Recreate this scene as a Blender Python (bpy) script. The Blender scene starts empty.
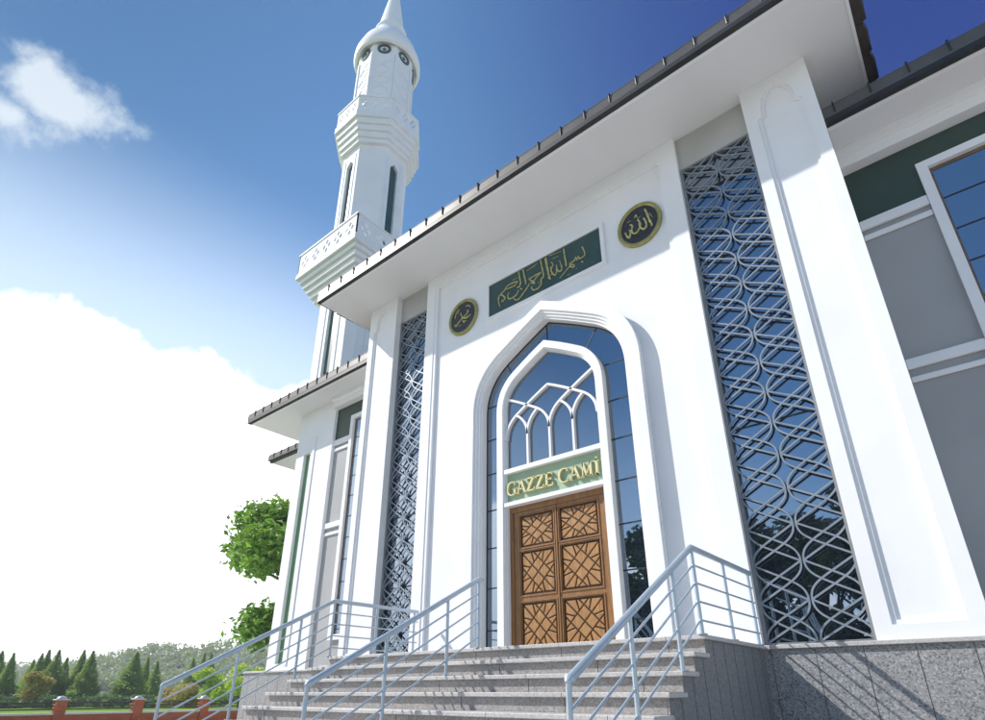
import bpy, math, random
from mathutils import Vector, Matrix
from mathutils.geometry import tessellate_polygon
random.seed(7)
PI = math.pi
SUN_E, SKY_S, SKY_SAT, CLOUD, VEIL, EXPO = 4.1, .135, 1.16, 9.0, .48, 0.50
GLASS_F = .36
HAZE = .0012
sc = bpy.context.scene
col = sc.collection

# ------------------------------------------------------------------ materials
def new_mat(name):
    m = bpy.data.materials.new(name); m.use_nodes = True
    nt = m.node_tree
    b = nt.nodes['Principled BSDF']
    return m, nt, b
def N(nt, t, **kw):
    n = nt.nodes.new(t)
    for k, v in kw.items():
        if k in n.inputs: n.inputs[k].default_value = v
        else: setattr(n, k, v)
    return n
def L(nt, a, b): nt.links.new(a, b)
def objco(nt, scale=(1, 1, 1)):
    g = N(nt, 'ShaderNodeNewGeometry'); mp = N(nt, 'ShaderNodeMapping')
    mp.inputs['Scale'].default_value = scale
    L(nt, g.outputs['Position'], mp.inputs['Vector'])
    return mp.outputs['Vector']
def ramp(nt, fac, stops):
    r = N(nt, 'ShaderNodeValToRGB')
    els = r.color_ramp.elements
    els[0].position, els[0].color = stops[0][0], (*stops[0][1], 1)
    els[1].position, els[1].color = stops[-1][0], (*stops[-1][1], 1)
    for p, c in stops[1:-1]:
        e = els.new(p); e.color = (*c, 1)
    L(nt, fac, r.inputs['Fac'])
    return r.outputs['Color']
def bump(nt, b, h, strength, dist=.01):
    bp = N(nt, 'ShaderNodeBump'); bp.inputs['Strength'].default_value = strength
    bp.inputs['Distance'].default_value = dist
    L(nt, h, bp.inputs['Height']); L(nt, bp.outputs['Normal'], b.inputs['Normal'])
def noisy(name, c1, c2, scale=3., rough=.6, metallic=0., detail=5, bscale=60., bstr=.1, sc3=(1, 1, 1), lo=.35, hi=.65):
    m, nt, b = new_mat(name)
    v = objco(nt, sc3)
    n = N(nt, 'ShaderNodeTexNoise'); n.inputs['Scale'].default_value = scale; n.inputs['Detail'].default_value = detail
    L(nt, v, n.inputs['Vector'])
    L(nt, ramp(nt, n.outputs['Fac'], [(lo, c1), (hi, c2)]), b.inputs['Base Color'])
    b.inputs['Roughness'].default_value = rough; b.inputs['Metallic'].default_value = metallic
    if bstr:
        n2 = N(nt, 'ShaderNodeTexNoise'); n2.inputs['Scale'].default_value = bscale; n2.inputs['Detail'].default_value = 4
        L(nt, v, n2.inputs['Vector']); bump(nt, b, n2.outputs['Fac'], bstr)
    return m
M = {}
M['white'] = noisy('white_render', (.79, .795, .81), (.83, .835, .85), 1.3, .75, bscale=90, bstr=.12)
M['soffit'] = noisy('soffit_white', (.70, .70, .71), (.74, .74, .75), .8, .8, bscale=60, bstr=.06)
M['grey'] = noisy('grey_render', (.35, .355, .36), (.39, .395, .40), 1.1, .8, bscale=90, bstr=.15)
M['niche'] = noisy('niche_grey', (.40, .40, .38), (.46, .46, .44), 1.5, .8)
M['green'] = noisy('green_panel', (.024, .048, .036), (.030, .060, .044), 1.5, .5, bstr=.05)
M['slotgreen'] = noisy('slot_green', (.10, .22, .11), (.13, .27, .14), 1.5, .6, bstr=.05)
M['tealslot'] = noisy('teal_slot', (.02, .07, .07), (.03, .09, .09), 1.5, .35, bstr=0)
M['signgreen'] = noisy('sign_green', (.29, .41, .28), (.34, .46, .32), 3, .5, bstr=.03)
M['plaque'] = noisy('plaque_green', (.018, .055, .050), (.026, .068, .062), 4, .4, bstr=.03)
M['black'] = noisy('dark_disc', (.012, .013, .02), (.03, .03, .04), 14, .4, bstr=.2, bscale=40)
M['gold'] = noisy('gold_leaf', (.28, .26, .08), (.38, .35, .13), 12, .35, .35, bstr=.1)
M['goldlight'] = noisy('gold_script', (.40, .38, .14), (.54, .51, .22), 12, .35, .2, bstr=.05)
M['letter'] = noisy('cream_letter', (.60, .55, .28), (.70, .64, .36), 10, .4, .1, bstr=.05)
M['steel'] = noisy('painted_steel', (.40, .48, .56), (.46, .54, .61), 5, .32, .35, bstr=.04, bscale=120)
M['lattice'] = noisy('lattice_metal', (.21, .25, .30), (.27, .31, .36), 5, .4, .2, bstr=.03)
M['gutter'] = noisy('gutter_metal', (.085, .080, .074), (.115, .107, .100), 2.2, .42, .2, bstr=.08, bscale=18)
M['lip'] = noisy('eave_lip_shade', (.008, .008, .009), (.015, .014, .014), 4, .5, bstr=0)  # near-black for brackets and for the shade under the gutters
M['tile'] = noisy('roof_tile', (.035, .026, .022), (.07, .052, .045), 3, .6, bscale=25, bstr=.3)
M['brownframe'] = noisy('brown_reveal', (.13, .085, .06), (.18, .12, .085), 6, .45, bstr=.05)
M['joint'] = noisy('glazing_joint', (.006, .009, .015), (.010, .014, .022), 4, .4, bstr=0)
M['gutterlight'] = noisy('frame_grey', (.20, .21, .22), (.25, .26, .27), 5, .45, .2)
M['brick'] = None

def granite(name, base, dark, light, jx=.0, polish=.45):
    m, nt, b = new_mat(name)
    v = objco(nt)
    vo = N(nt, 'ShaderNodeTexVoronoi'); vo.inputs['Scale'].default_value = 70; L(nt, v, vo.inputs['Vector'])
    n = N(nt, 'ShaderNodeTexNoise'); n.inputs['Scale'].default_value = 55; n.inputs['Detail'].default_value = 6; n.inputs['Roughness'].default_value = .75
    L(nt, v, n.inputs['Vector'])
    sp = N(nt, 'ShaderNodeSeparateColor'); L(nt, vo.outputs['Color'], sp.inputs['Color'])
    mx = N(nt, 'ShaderNodeMath', operation='MULTIPLY_ADD'); mx.inputs[1].default_value = .45
    L(nt, sp.outputs['Red'], mx.inputs[0])
    ms = N(nt, 'ShaderNodeMath', operation='MULTIPLY'); ms.inputs[1].default_value = .62; L(nt, n.outputs['Fac'], ms.inputs[0])
    L(nt, ms.outputs[0], mx.inputs[2])
    c = ramp(nt, mx.outputs[0], [(.30, dark), (.47, base), (.62, base), (.78, light)])
    big = N(nt, 'ShaderNodeTexNoise'); big.inputs['Scale'].default_value = 1.2; L(nt, v, big.inputs['Vector'])
    mr = N(nt, 'ShaderNodeMapRange'); mr.inputs['To Min'].default_value = .86; mr.inputs['To Max'].default_value = 1.1
    L(nt, big.outputs['Fac'], mr.inputs['Value'])
    mul = N(nt, 'ShaderNodeVectorMath', operation='MULTIPLY'); L(nt, c, mul.inputs[0]); L(nt, mr.outputs[0], mul.inputs[1])
    L(nt, mul.outputs[0], b.inputs['Base Color'])
    b.inputs['Roughness'].default_value = polish
    bump(nt, b, n.outputs['Fac'], .08)
    return m
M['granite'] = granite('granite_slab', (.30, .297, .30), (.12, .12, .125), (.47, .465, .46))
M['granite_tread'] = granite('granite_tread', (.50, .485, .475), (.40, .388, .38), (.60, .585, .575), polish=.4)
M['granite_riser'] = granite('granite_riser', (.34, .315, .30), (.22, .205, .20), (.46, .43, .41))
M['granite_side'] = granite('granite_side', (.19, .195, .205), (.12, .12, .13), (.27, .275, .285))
M['grout'] = noisy('grout', (.05, .05, .052), (.07, .07, .072), 8, .9)

def glass(name, tint=(.62, .76, .93), base=(.006, .012, .022), fac=.62):
    m = bpy.data.materials.new(name); m.use_nodes = True; nt = m.node_tree; nt.nodes.clear()
    out = N(nt, 'ShaderNodeOutputMaterial'); mix = N(nt, 'ShaderNodeMixShader')
    d = N(nt, 'ShaderNodeBsdfDiffuse'); d.inputs['Color'].default_value = (*base, 1)
    g = N(nt, 'ShaderNodeBsdfGlossy'); g.inputs['Color'].default_value = (*tint, 1); g.inputs['Roughness'].default_value = .012
    lw = N(nt, 'ShaderNodeFresnel'); lw.inputs['IOR'].default_value = 1.5
    mr = N(nt, 'ShaderNodeMapRange'); mr.inputs['From Min'].default_value = 0; mr.inputs['From Max'].default_value = 1
    mr.inputs['To Min'].default_value = fac; mr.inputs['To Max'].default_value = 1
    L(nt, lw.outputs[0], mr.inputs['Value']); L(nt, mr.outputs[0], mix.inputs[0])
    v = objco(nt); n = N(nt, 'ShaderNodeTexNoise'); n.inputs['Scale'].default_value = .9; L(nt, v, n.inputs['Vector'])
    bp = N(nt, 'ShaderNodeBump'); bp.inputs['Strength'].default_value = .05; bp.inputs['Distance'].default_value = .02
    L(nt, n.outputs['Fac'], bp.inputs['Height']); L(nt, bp.outputs[0], g.inputs['Normal'])
    L(nt, d.outputs[0], mix.inputs[1]); L(nt, g.outputs[0], mix.inputs[2]); L(nt, mix.outputs[0], out.inputs[0])
    return m
M['glass'] = glass('mirror_glass', fac=GLASS_F if 'GLASS_F' in globals() else .42)

def wood(name, c1, c2, c3, vertical=True):
    m, nt, b = new_mat(name)
    v = objco(nt, (9, 9, .9) if vertical else (.9, 9, 9))
    n = N(nt, 'ShaderNodeTexNoise'); n.inputs['Scale'].default_value = 3; n.inputs['Detail'].default_value = 8; n.inputs['Distortion'].default_value = 1.2
    L(nt, v, n.inputs['Vector'])
    L(nt, ramp(nt, n.outputs['Fac'], [(.3, c1), (.5, c2), (.7, c3)]), b.inputs['Base Color'])
    b.inputs['Roughness'].default_value = .42
    bump(nt, b, n.outputs['Fac'], .15, .004)
    return m
M['wood'] = wood('door_walnut', (.19, .085, .025), (.26, .122, .038), (.34, .165, .056))
M['wood_tile'] = wood('door_inlay', (.27, .13, .042), (.36, .18, .06), (.46, .25, .09))
M['wood_dark'] = wood('door_groove', (.020, .010, .005), (.030, .015, .007), (.04, .02, .010))

def brickmat():
    m, nt, b = new_mat('fence_brick')
    g = N(nt, 'ShaderNodeNewGeometry'); sp = N(nt, 'ShaderNodeSeparateXYZ'); L(nt, g.outputs['Position'], sp.inputs[0])
    ad = N(nt, 'ShaderNodeMath', operation='ADD'); L(nt, sp.outputs['X'], ad.inputs[0]); L(nt, sp.outputs['Y'], ad.inputs[1])
    cb = N(nt, 'ShaderNodeCombineXYZ'); L(nt, ad.outputs[0], cb.inputs['X']); L(nt, sp.outputs['Z'], cb.inputs['Y'])
    t = N(nt, 'ShaderNodeTexBrick'); L(nt, cb.outputs[0], t.inputs['Vector'])
    t.inputs['Scale'].default_value = 1; t.inputs['Brick Width'].default_value = .22; t.inputs['Row Height'].default_value = .07
    t.inputs['Mortar Size'].default_value = .006
    t.inputs['Color1'].default_value = (.42, .10, .03, 1); t.inputs['Color2'].default_value = (.32, .07, .022, 1); t.inputs['Mortar'].default_value = (.22, .15, .11, 1)
    L(nt, t.outputs['Color'], b.inputs['Base Color']); b.inputs['Roughness'].default_value = .8
    return m
M['brick'] = brickmat()
M['cap'] = noisy('lamp_cap', (.42, .44, .46), (.5, .52, .54), 6, .35, .3)
M['railblack'] = noisy('rail_black', (.02, .02, .02), (.03, .03, .03), 6, .5, bstr=0)

def leafmat(name, c1, c2, c3, scale=1.2, trans=.25):
    m, nt, b = new_mat(name)
    v = objco(nt)
    n = N(nt, 'ShaderNodeTexNoise'); n.inputs['Scale'].default_value = scale; n.inputs['Detail'].default_value = 6
    L(nt, v, n.inputs['Vector'])
    L(nt, ramp(nt, n.outputs['Fac'], [(.32, c1), (.5, c2), (.68, c3)]), b.inputs['Base Color'])
    b.inputs['Roughness'].default_value = .6
    out = nt.nodes['Material Output']
    tr = N(nt, 'ShaderNodeBsdfTranslucent'); tr.inputs['Color'].default_value = (c3[0]*1.3, c3[1]*1.3, c3[2], 1)
    mx = N(nt, 'ShaderNodeMixShader'); mx.inputs[0].default_value = trans
    L(nt, b.outputs[0], mx.inputs[1]); L(nt, tr.outputs[0], mx.inputs[2]); L(nt, mx.outputs[0], out.inputs['Surface'])
    return m
M['leaf'] = leafmat('leaf_broad', (.06, .15, .018), (.11, .24, .03), (.19, .35, .05), 1.0, .35)
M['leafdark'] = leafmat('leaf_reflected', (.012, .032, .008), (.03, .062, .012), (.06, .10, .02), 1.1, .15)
M['conifer'] = leafmat('leaf_conifer', (.17, .27, .08), (.25, .38, .11), (.34, .48, .15), .5, .40)
M['hazyleaf'] = leafmat('leaf_hill_hazy', (.28, .36, .13), (.40, .46, .20), (.52, .52, .30), .05, .1)  # distance haze partly put into the pale leaf colour
M['limeleaf'] = leafmat('leaf_lime', (.36, .50, .05), (.48, .62, .08), (.60, .70, .14), .4)
M['rustleaf'] = leafmat('leaf_rust', (.30, .26, .07), (.42, .34, .09), (.52, .42, .13), .4)
M['shrub'] = leafmat('leaf_shrub', (.04, .09, .02), (.06, .13, .03), (.09, .17, .045), .6)
M['bark'] = noisy('bark', (.05, .035, .025), (.10, .075, .055), 6, .9, bscale=14, bstr=.6)
M['lawn'] = noisy('lawn', (.12, .23, .015), (.16, .30, .02), .35, 1., bscale=6, bstr=.4)
M['lawn'].node_tree.nodes['Principled BSDF'].inputs['Specular IOR Level'].default_value = .1
M['field'] = noisy('field', (.16, .17, .10), (.22, .22, .14), .05, 1., bscale=3, bstr=.4)
M['paving'] = granite('bounce_paving', (.50, .47, .43), (.40, .375, .34), (.60, .56, .51), polish=.8)  # mostly unseen floor, made pale and warm to bounce light onto the walls
M['hillground'] = noisy('hill_ground', (.09, .12, .05), (.13, .16, .07), .05, .9)

# ------------------------------------------------------------------ mesh helpers
class MB:
    def __init__(s): s.v, s.f = [], []
    def add(s, vs, fs):
        o = len(s.v); s.v += [tuple(p) for p in vs]; s.f += [tuple(i + o for i in f) for f in fs]; return s
    def box(s, x0, x1, y0, y1, z0, z1):
        return s.add([(x0,y0,z0),(x1,y0,z0),(x1,y1,z0),(x0,y1,z0),(x0,y0,z1),(x1,y0,z1),(x1,y1,z1),(x0,y1,z1)],
                     [(0,3,2,1),(4,5,6,7),(0,1,5,4),(1,2,6,5),(2,3,7,6),(3,0,4,7)])
    def bbox(s, x0, x1, y0, y1, z0, z1, r=.01):
        """box with chamfered edges"""
        vs = []; X = (x0, x1); Y = (y0, y1); Z = (z0, z1)
        idx = {}
        for i in (0, 1):
            for j in (0, 1):
                for k in (0, 1):
                    sx, sy, sz = (r if i == 0 else -r), (r if j == 0 else -r), (r if k == 0 else -r)
                    idx[i, j, k, 'x'] = len(vs); vs.append((X[i], Y[j]+sy, Z[k]+sz))
                    idx[i, j, k, 'y'] = len(vs); vs.append((X[i]+sx, Y[j], Z[k]+sz))
                    idx[i, j, k, 'z'] = len(vs); vs.append((X[i]+sx, Y[j]+sy, Z[k]))
        fs = []
        c = Vector(((x0+x1)/2, (y0+y1)/2, (z0+z1)/2))
        def q(ids):
            p = [Vector(vs[a]) for a in ids]
            n = (p[1]-p[0]).cross(p[2]-p[0]); cc = sum(p, Vector())/len(p)
            fs.append(tuple(ids) if n.dot(cc-c) > 0 else tuple(reversed(ids)))
        for i in (0, 1):
            q([idx[i,0,0,'x'], idx[i,1,0,'x'], idx[i,1,1,'x'], idx[i,0,1,'x']])
            q([idx[0,i,0,'y'], idx[1,i,0,'y'], idx[1,i,1,'y'], idx[0,i,1,'y']])
            q([idx[0,0,i,'z'], idx[1,0,i,'z'], idx[1,1,i,'z'], idx[0,1,i,'z']])
        for a in (0, 1):
            for b_ in (0, 1):
                q([idx[a,b_,0,'x'], idx[a,b_,1,'x'], idx[a,b_,1,'y'], idx[a,b_,0,'y']])
                q([idx[a,0,b_,'x'], idx[a,1,b_,'x'], idx[a,1,b_,'z'], idx[a,0,b_,'z']])
                q([idx[0,a,b_,'y'], idx[1,a,b_,'y'], idx[1,a,b_,'z'], idx[0,a,b_,'z']])
                for k in (0, 1): q([idx[a,b_,k,'x'], idx[a,b_,k,'y'], idx[a,b_,k,'z']])
        return s.add(vs, fs)
    def prism(s, outer, holes, y0, y1, mp=None):
        """2-D polygon (x,z) with holes extruded from y0 (front) to y1; mp maps (x,y,z)"""
        loops = [outer] + list(holes)
        flat = [p for l in loops for p in l]
        tris = tessellate_polygon([[Vector((p[0], p[1], 0)) for p in l] for l in loops])
        n = len(flat); T = mp or (lambda x, y, z: (x, y, z))
        vs = [T(p[0], y0, p[1]) for p in flat] + [T(p[0], y1, p[1]) for p in flat]
        fs = []
        for t in tris:
            a, b_, c = (flat[i] for i in t)
            ar = (b_[0]-a[0])*(c[1]-a[1]) - (b_[1]-a[1])*(c[0]-a[0])
            if abs(ar) < 1e-12: continue
            tt = t if ar > 0 else (t[2], t[1], t[0])   # CCW in x-z seen from -y  -> normal -y
            fs.append((tt[0], tt[1], tt[2])); fs.append((tt[2]+n, tt[1]+n, tt[0]+n))
        o = 0
        for li, l in enumerate(loops):
            m = len(l); ar = sum(l[i][0]*l[(i+1) % m][1]-l[(i+1) % m][0]*l[i][1] for i in range(m))
            ccw = ar > 0; want = (li == 0)
            for i in range(m):
                a, b_ = o+i, o+(i+1) % m
                q = (a, a+n, b_+n, b_)
                if ccw != want: q = q[::-1]
                fs.append(q)
            o += m
        return s.add(vs, fs)
    def tube(s, pts, r, seg=8, cap=True, flat=None):
        P = [Vector(p) for p in pts]
        if len(P) < 2: return s
        rs = r if isinstance(r, (list, tuple)) else [r]*len(P)
        base = len(s.v); up = None
        for i, p in enumerate(P):
            if i == 0: t = P[1]-P[0]
            elif i == len(P)-1: t = P[-1]-P[-2]
            else:
                t = (P[i+1]-P[i]).normalized() + (P[i]-P[i-1]).normalized()
            if t.length < 1e-9: t = Vector((0, 0, 1))
            t.normalize()
            if up is None:
                up = Vector((0, 1, 0)) if abs(t.y) < .9 else Vector((1, 0, 0))
            a = t.cross(up)
            if a.length < 1e-6: a = t.cross(Vector((1, 0, 0)))
            a.normalize(); b_ = a.cross(t).normalized(); up = b_
            k = 1.
            if 0 < i < len(P)-1:
                ca = (P[i+1]-P[i]).normalized().dot((P[i]-P[i-1]).normalized())
                k = 1/max(.5, math.sqrt(max(0, (1+ca)/2)))
            for j in range(seg):
                an = 2*PI*j/seg + PI/seg
                s.v.append(tuple(p + a*math.cos(an)*rs[i]*k + b_*math.sin(an)*(rs[i]*(flat or 1))))
        for i in range(len(P)-1):
            for j in range(seg):
                a0 = base+i*seg+j; a1 = base+i*seg+(j+1) % seg
                s.f.append((a0, a1, a1+seg, a0+seg))
        if cap:
            s.f.append(tuple(base+j for j in reversed(range(seg)))); e = base+(len(P)-1)*seg
            s.f.append(tuple(e+j for j in range(seg)))
        return s
    def lathe(s, prof, cx, cy, seg=32, rot=0.):
        base = len(s.v)
        for r, z in prof:
            for j in range(seg):
                a = 2*PI*j/seg + rot
                s.v.append((cx+r*math.cos(a), cy+r*math.sin(a), z))
        for i in range(len(prof)-1):
            for j in range(seg):
                a0 = base+i*seg+j; a1 = base+i*seg+(j+1) % seg
                s.f.append((a0, a1, a1+seg, a0+seg))
        s.f.append(tuple(base+j for j in reversed(range(seg)))); e = base+(len(prof)-1)*seg
        s.f.append(tuple(e+j for j in range(seg)))
        return s
    def build(s, name, m, parent=None, smooth=False, fixn=True):
        me = bpy.data.meshes.new(name); me.from_pydata(s.v, [], s.f); me.update()
        if smooth:
            for p in me.polygons: p.use_smooth = True
            try: me.set_sharp_from_angle(angle=math.radians(40))
            except Exception: pass
        me.materials.append(M[m] if isinstance(m, str) else m)
        o = bpy.data.objects.new(name, me); col.objects.link(o)
        if parent is not None:
            o.parent = parent
            o.matrix_parent_inverse = Matrix.Translation(-wloc(parent))
        return o
def wloc(o):
    p = Vector(o.location) if o.parent is None else (wloc(o.parent) if o.type == 'EMPTY' else Vector((0, 0, 0)))
    return p
def wloc(o):
    # parts keep an identity world matrix; only top-level things are moved
    return Vector(o.location) if (o.parent is None and o.type == 'EMPTY') else Vector((0, 0, 0))
def tag(o, label=None, cat=None, group=None, kind=None):
    if label: o['label'] = label
    if cat: o['category'] = cat
    if group: o['group'] = group
    if kind: o['kind'] = kind
    return o
def thing(name, label, cat, loc=(0, 0, 0), group=None):
    o = bpy.data.objects.new(name, None); col.objects.link(o); o.location = loc; o.empty_display_size = .2
    return tag(o, label, cat, group)
def struct(mb, name, m):
    return tag(mb.build(name, m), kind='structure')
def copy_tree(o, parent=None, **kw):
    c = o.copy(); col.objects.link(c); c.parent = parent
    if parent is not None: c.matrix_parent_inverse = o.matrix_parent_inverse.copy()
    for ch in list(o.children): copy_tree(ch, c)
    return c
def smoothline(pts, k=5):
    if len(pts) < 3: return pts
    P = [Vector(p) for p in pts]; P = [2*P[0]-P[1]] + P + [2*P[-1]-P[-2]]
    out = []
    for i in range(1, len(P)-2):
        for j in range(k):
            t = j/k; p0, p1, p2, p3 = P[i-1:i+3]
            out.append(.5*((2*p1)+(-p0+p2)*t+(2*p0-5*p1+4*p2-p3)*t*t+(-p0+3*p1-3*p2+p3)*t**3))
    out.append(P[-2]); return [tuple(p) for p in out]

def keel_half(a, zspring, apex, slope, n=12, tang=.40):
    """right half of a four-centred arch: list of (x,z) from (a,zspring) up to (0,apex)"""
    zc = apex - slope*a
    x2 = a*(1-tang); z2 = apex - slope*x2
    out = []
    for i in range(n+1):
        t = i/n
        out.append(((1-t)**2*a+2*t*(1-t)*a+t*t*x2, (1-t)**2*zspring+2*t*(1-t)*zc+t*t*z2))
    for i in (1, 2, 3):
        t = i/4; out.append((x2*(1-t), z2+(apex-z2)*t + .012*math.sin(PI*t)))
    out.append((0, apex))
    return out
def keel(cx, a, z0, zspring, apex, slope, n=12, tang=.40):
    h = keel_half(a, zspring, apex, slope, n, tang)
    return [(cx+a, z0)] + [(cx+x, z) for x, z in h] + [(cx-x, z) for x, z in reversed(h[:-1])] + [(cx-a, z0)]
def off_keel(cx, a, z0, zspring, apex, slope, d, n=12, tang=.40):
    return keel(cx, a-d, z0+(0 if d == 0 else 0), zspring, apex-d*math.sqrt(1+slope*slope), slope, n, tang)
ZG = -1.44            # plaza level; z = 0 is the top of the podium
# ------------------------------------------------------------------ ground
g = MB().add([(-460, -260, ZG-.012), (260, -260, ZG-.012), (260, 460, ZG-.012), (-460, 460, ZG-.012)], [(0, 1, 2, 3)])
struct(g, 'ground', 'field')
struct(MB().add([(-130, -40, ZG-.006), (-23.25, -40, ZG-.006), (-23.25, 90, ZG-.006), (-130, 90, ZG-.006)], [(0, 1, 2, 3)]), 'lawn', 'lawn')
struct(MB().box(-23.15, 90, -90, 90, ZG-.2, ZG), 'bounce_pavement', 'paving')  # widened out of view so it bounces neutral light onto shaded walls

# ------------------------------------------------------------------ mosque
mosque = thing('mosque', 'white rendered mosque with tall arched portal, deep eaves, green panels and metal lattice screens', 'mosque', (-5, 10, ZG))
def P(mb, name, m, parent=None, **k): return mb.build(name, m, parent or mosque, **k)
def band(outer, inner): return outer + inner[::-1]
def strip(mb, pts, w, y0, y1):
    """flat bar of width w along a polyline in x-z, between y0 and y1"""
    n = len(pts); Lp, Rp = [], []
    for i in range(n):
        a = pts[max(i-1, 0)]; b = pts[min(i+1, n-1)]
        dx, dz = b[0]-a[0], b[1]-a[1]; l = math.hypot(dx, dz) or 1
        nx, nz = -dz/l*w/2, dx/l*w/2
        Lp.append((pts[i][0]+nx, pts[i][1]+nz)); Rp.append((pts[i][0]-nx, pts[i][1]-nz))
    vs = []
    for i in range(n):
        for q in (Lp[i], Rp[i]):
            vs.append((q[0], y0, q[1])); vs.append((q[0], y1, q[1]))
    fs = []
    for i in range(n-1):
        a = 4*i; b = a+4
        fs += [(a, a+2, b+2, b), (a+1, b+1, b+3, a+3), (a, b, b+1, a+1), (a+2, a+3, b+3, b+2)]
    fs += [(0, 1, 3, 2), (4*n-4, 4*n-2, 4*n-1, 4*n-3)]
    mb.add(vs, fs)

ZS = 8.23
# portal wall
CX = -4.895
op = dict(cx=CX, a=1.485, z0=0, zspring=4.3, apex=5.80, slope=.55)
W0, W1 = -8.03, -2.09
def K(d, z0=0, **o):   # opening outline grown outwards by d
    return keel(CX, 1.485+d, z0, 4.3, 5.80+d*1.141, .55)
m = MB()
m.prism([(W1, ZS), (W0, ZS), (W0, 0)] + K(.15)[::-1] + [(W1, 0)], [], 7.45, 7.62)
P(m, 'wall', 'white')
m = MB(); m.prism([(W1, ZS), (W0, ZS), (W0, 0), (W0+.33, 0), (W0+.33, 7.90), (W1-.33, 7.90), (W1-.33, 0), (W1, 0)], [], 7.392, 7.449)
m.prism([(W1, ZS-.001), (W0, ZS-.001), (W0, 0), (W0+.26, 0), (W0+.26, 7.97), (W1-.26, 7.97), (W1-.26, 0), (W1, 0)], [], 7.378, 7.391)
P(m, 'wall_border', 'white')
m = MB()
m.prism(band(K(.30), K(.13)), [], 7.300, 7.335); m.prism(band(K(.28), K(.085)), [], 7.336, 7.370)
m.prism(band(K(.30), K(.04)), [], 7.371, 7.405); m.prism(band(K(.28), K(.0)), [], 7.406, 7.560)
P(m, 'portal_surround', 'white')
IC = -4.94
def KI(d, z0=0): return keel(IC, 1.10+d, z0, 4.20, 5.364+d*1.15, .57)
# big glazed field between surround and inner frame
m = MB(); m.prism(band(K(.12), KI(-.08)), [], 7.552, 7.58)
gl = P(m, 'portal_glazing', 'glass')
m = MB()
for z in (.43, 1.10, 1.77, 2.44, 3.12, 3.79, 4.47):
    P(MB().box(CX-1.485, IC-1.10, 7.544, 7.551, z-.010, z+.010), 'glazing_joint', 'joint', gl); P(MB().box(IC+1.10, CX+1.485, 7.544, 7.551, z-.010, z+.010), 'glazing_joint', 'joint', gl)
for sx in (-1, 1):
    m = MB(); strip(m, [(IC+sx*.79, 4.94), (CX+sx*1.0, 5.30)], .020, 7.544, 7.551); P(m, 'glazing_joint', 'joint', gl)
P(MB().box(IC-.01, IC+.01, 7.544, 7.551, 5.364, 5.82), 'glazing_joint', 'joint', gl)
m = MB(); m.prism(band(K(.0), K(-.022)), [], 7.5435, 7.5515); P(m, 'reflection_edge', 'joint', gl)  # dark edge strip standing in for the frame's reflection in the glass
# inner arched frame
m = MB()
m.prism(band(KI(0), KI(-.13)), [], 7.420, 7.46); m.prism(band(KI(-.005), KI(-.155)), [], 7.461, 7.50); m.prism(band(KI(-.0), KI(-.17)), [], 7.501, 7.575)
fr = P(m, 'inner_frame', 'white')
m = MB().box(IC-.96, IC+.965, 7.432, 7.56, 2.995, 3.075).box(IC-.96, IC+.965, 7.432, 7.56, 2.405, 2.472)
P(m, 'transom', 'white', fr)
m = MB(); m.prism([p for p in keel(IC, .95, 3.0, 4.20, 5.18, .57)], [], 7.545, 7.553)
fan = P(m, 'fanlight', 'glass')
# interlaced tracery: one arch curve shifted by bay widths
w = .465; A = 2*w
H = keel_half(A, 3.66, 4.485, .565, 14, .32)      # x = A .. 0
def arch_pt(h): return h
def right_half(c, xmin, xmax): return [(c+x, z) for x, z in H if xmin-1e-6 <= c+x <= xmax+1e-6]
def left_half(c, xmin, xmax): return [(c-x, z) for x, z in H if xmin-1e-6 <= c-x <= xmax+1e-6]
def zline(d):   # height of the curve at distance d from its centre
    hs = sorted(H)
    for (x0, z0), (x1, z1) in zip(hs, hs[1:]):
        if x0 <= d <= x1+1e-9: return z0+(z1-z0)*(d-x0)/max(1e-9, x1-x0)
    return hs[-1][1]
m = MB()
def curve(pts): 
    if len(pts) > 1: strip(m, pts, .040, 7.478, 7.545)
curve(left_half(IC, IC-A, IC)); curve(right_half(IC, IC, IC+A))
m2 = m
curve([(IC-A, zline(0))] + sorted(right_half(IC-A, IC-A, IC)))
curve([(IC+A, zline(0))] + sorted(left_half(IC+A, IC, IC+A), reverse=True))
for s in (-1, 1):
    # small arcs round each outer mullion, cut where they meet the larger curves
    a1 = sorted([(IC+s*(3*w-x), z) for x, z in H if x >= 1.5*w]) ; curve(a1)
    a2 = sorted([(IC+s*(-w+x)*1.0, z) for x, z in H if x >= 1.5*w]); curve(a2)
for k in (-1, 0, 1): m.box(IC+k*w-.020, IC+k*w+.020, 7.479, 7.545, 3.075, 3.70)
P(m, 'tracery', 'white', fan)

# door
dl = P(MB().box(-5.895, -5.80, 7.56, 7.70, .0, 2.405).box(-4.075, -3.985, 7.56, 7.70, 0, 2.405).box(-5.80, -4.075, 7.56, 7.70, 2.31, 2.405), 'door_frame', 'wood')
def cut(poly, a, b, c):
    out = []; n = len(poly)
    d = [a*p[0]+b*p[1]-c for p in poly]
    for i in range(n):
        j = (i+1) % n
        if d[i] >= 0: out.append(poly[i])
        if d[i]*d[j] < 0:
            t = d[i]/(d[i]-d[j]); out.append((poly[i][0]+t*(poly[j][0]-poly[i][0]), poly[i][1]+t*(poly[j][1]-poly[i][1])))
    return out
def cells(lines):
    P_ = [[(0, 0), (1, 0), (1, 1), (0, 1)]]
    for a, b, c in lines:
        Q = []
        for p in P_:
            for s in (1, -1):
                q = cut(p, a*s, b*s, c*s)
                if len(q) > 2: Q.append(q)
        P_ = Q
    return P_
CELLS = []
D_ = .37
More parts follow.
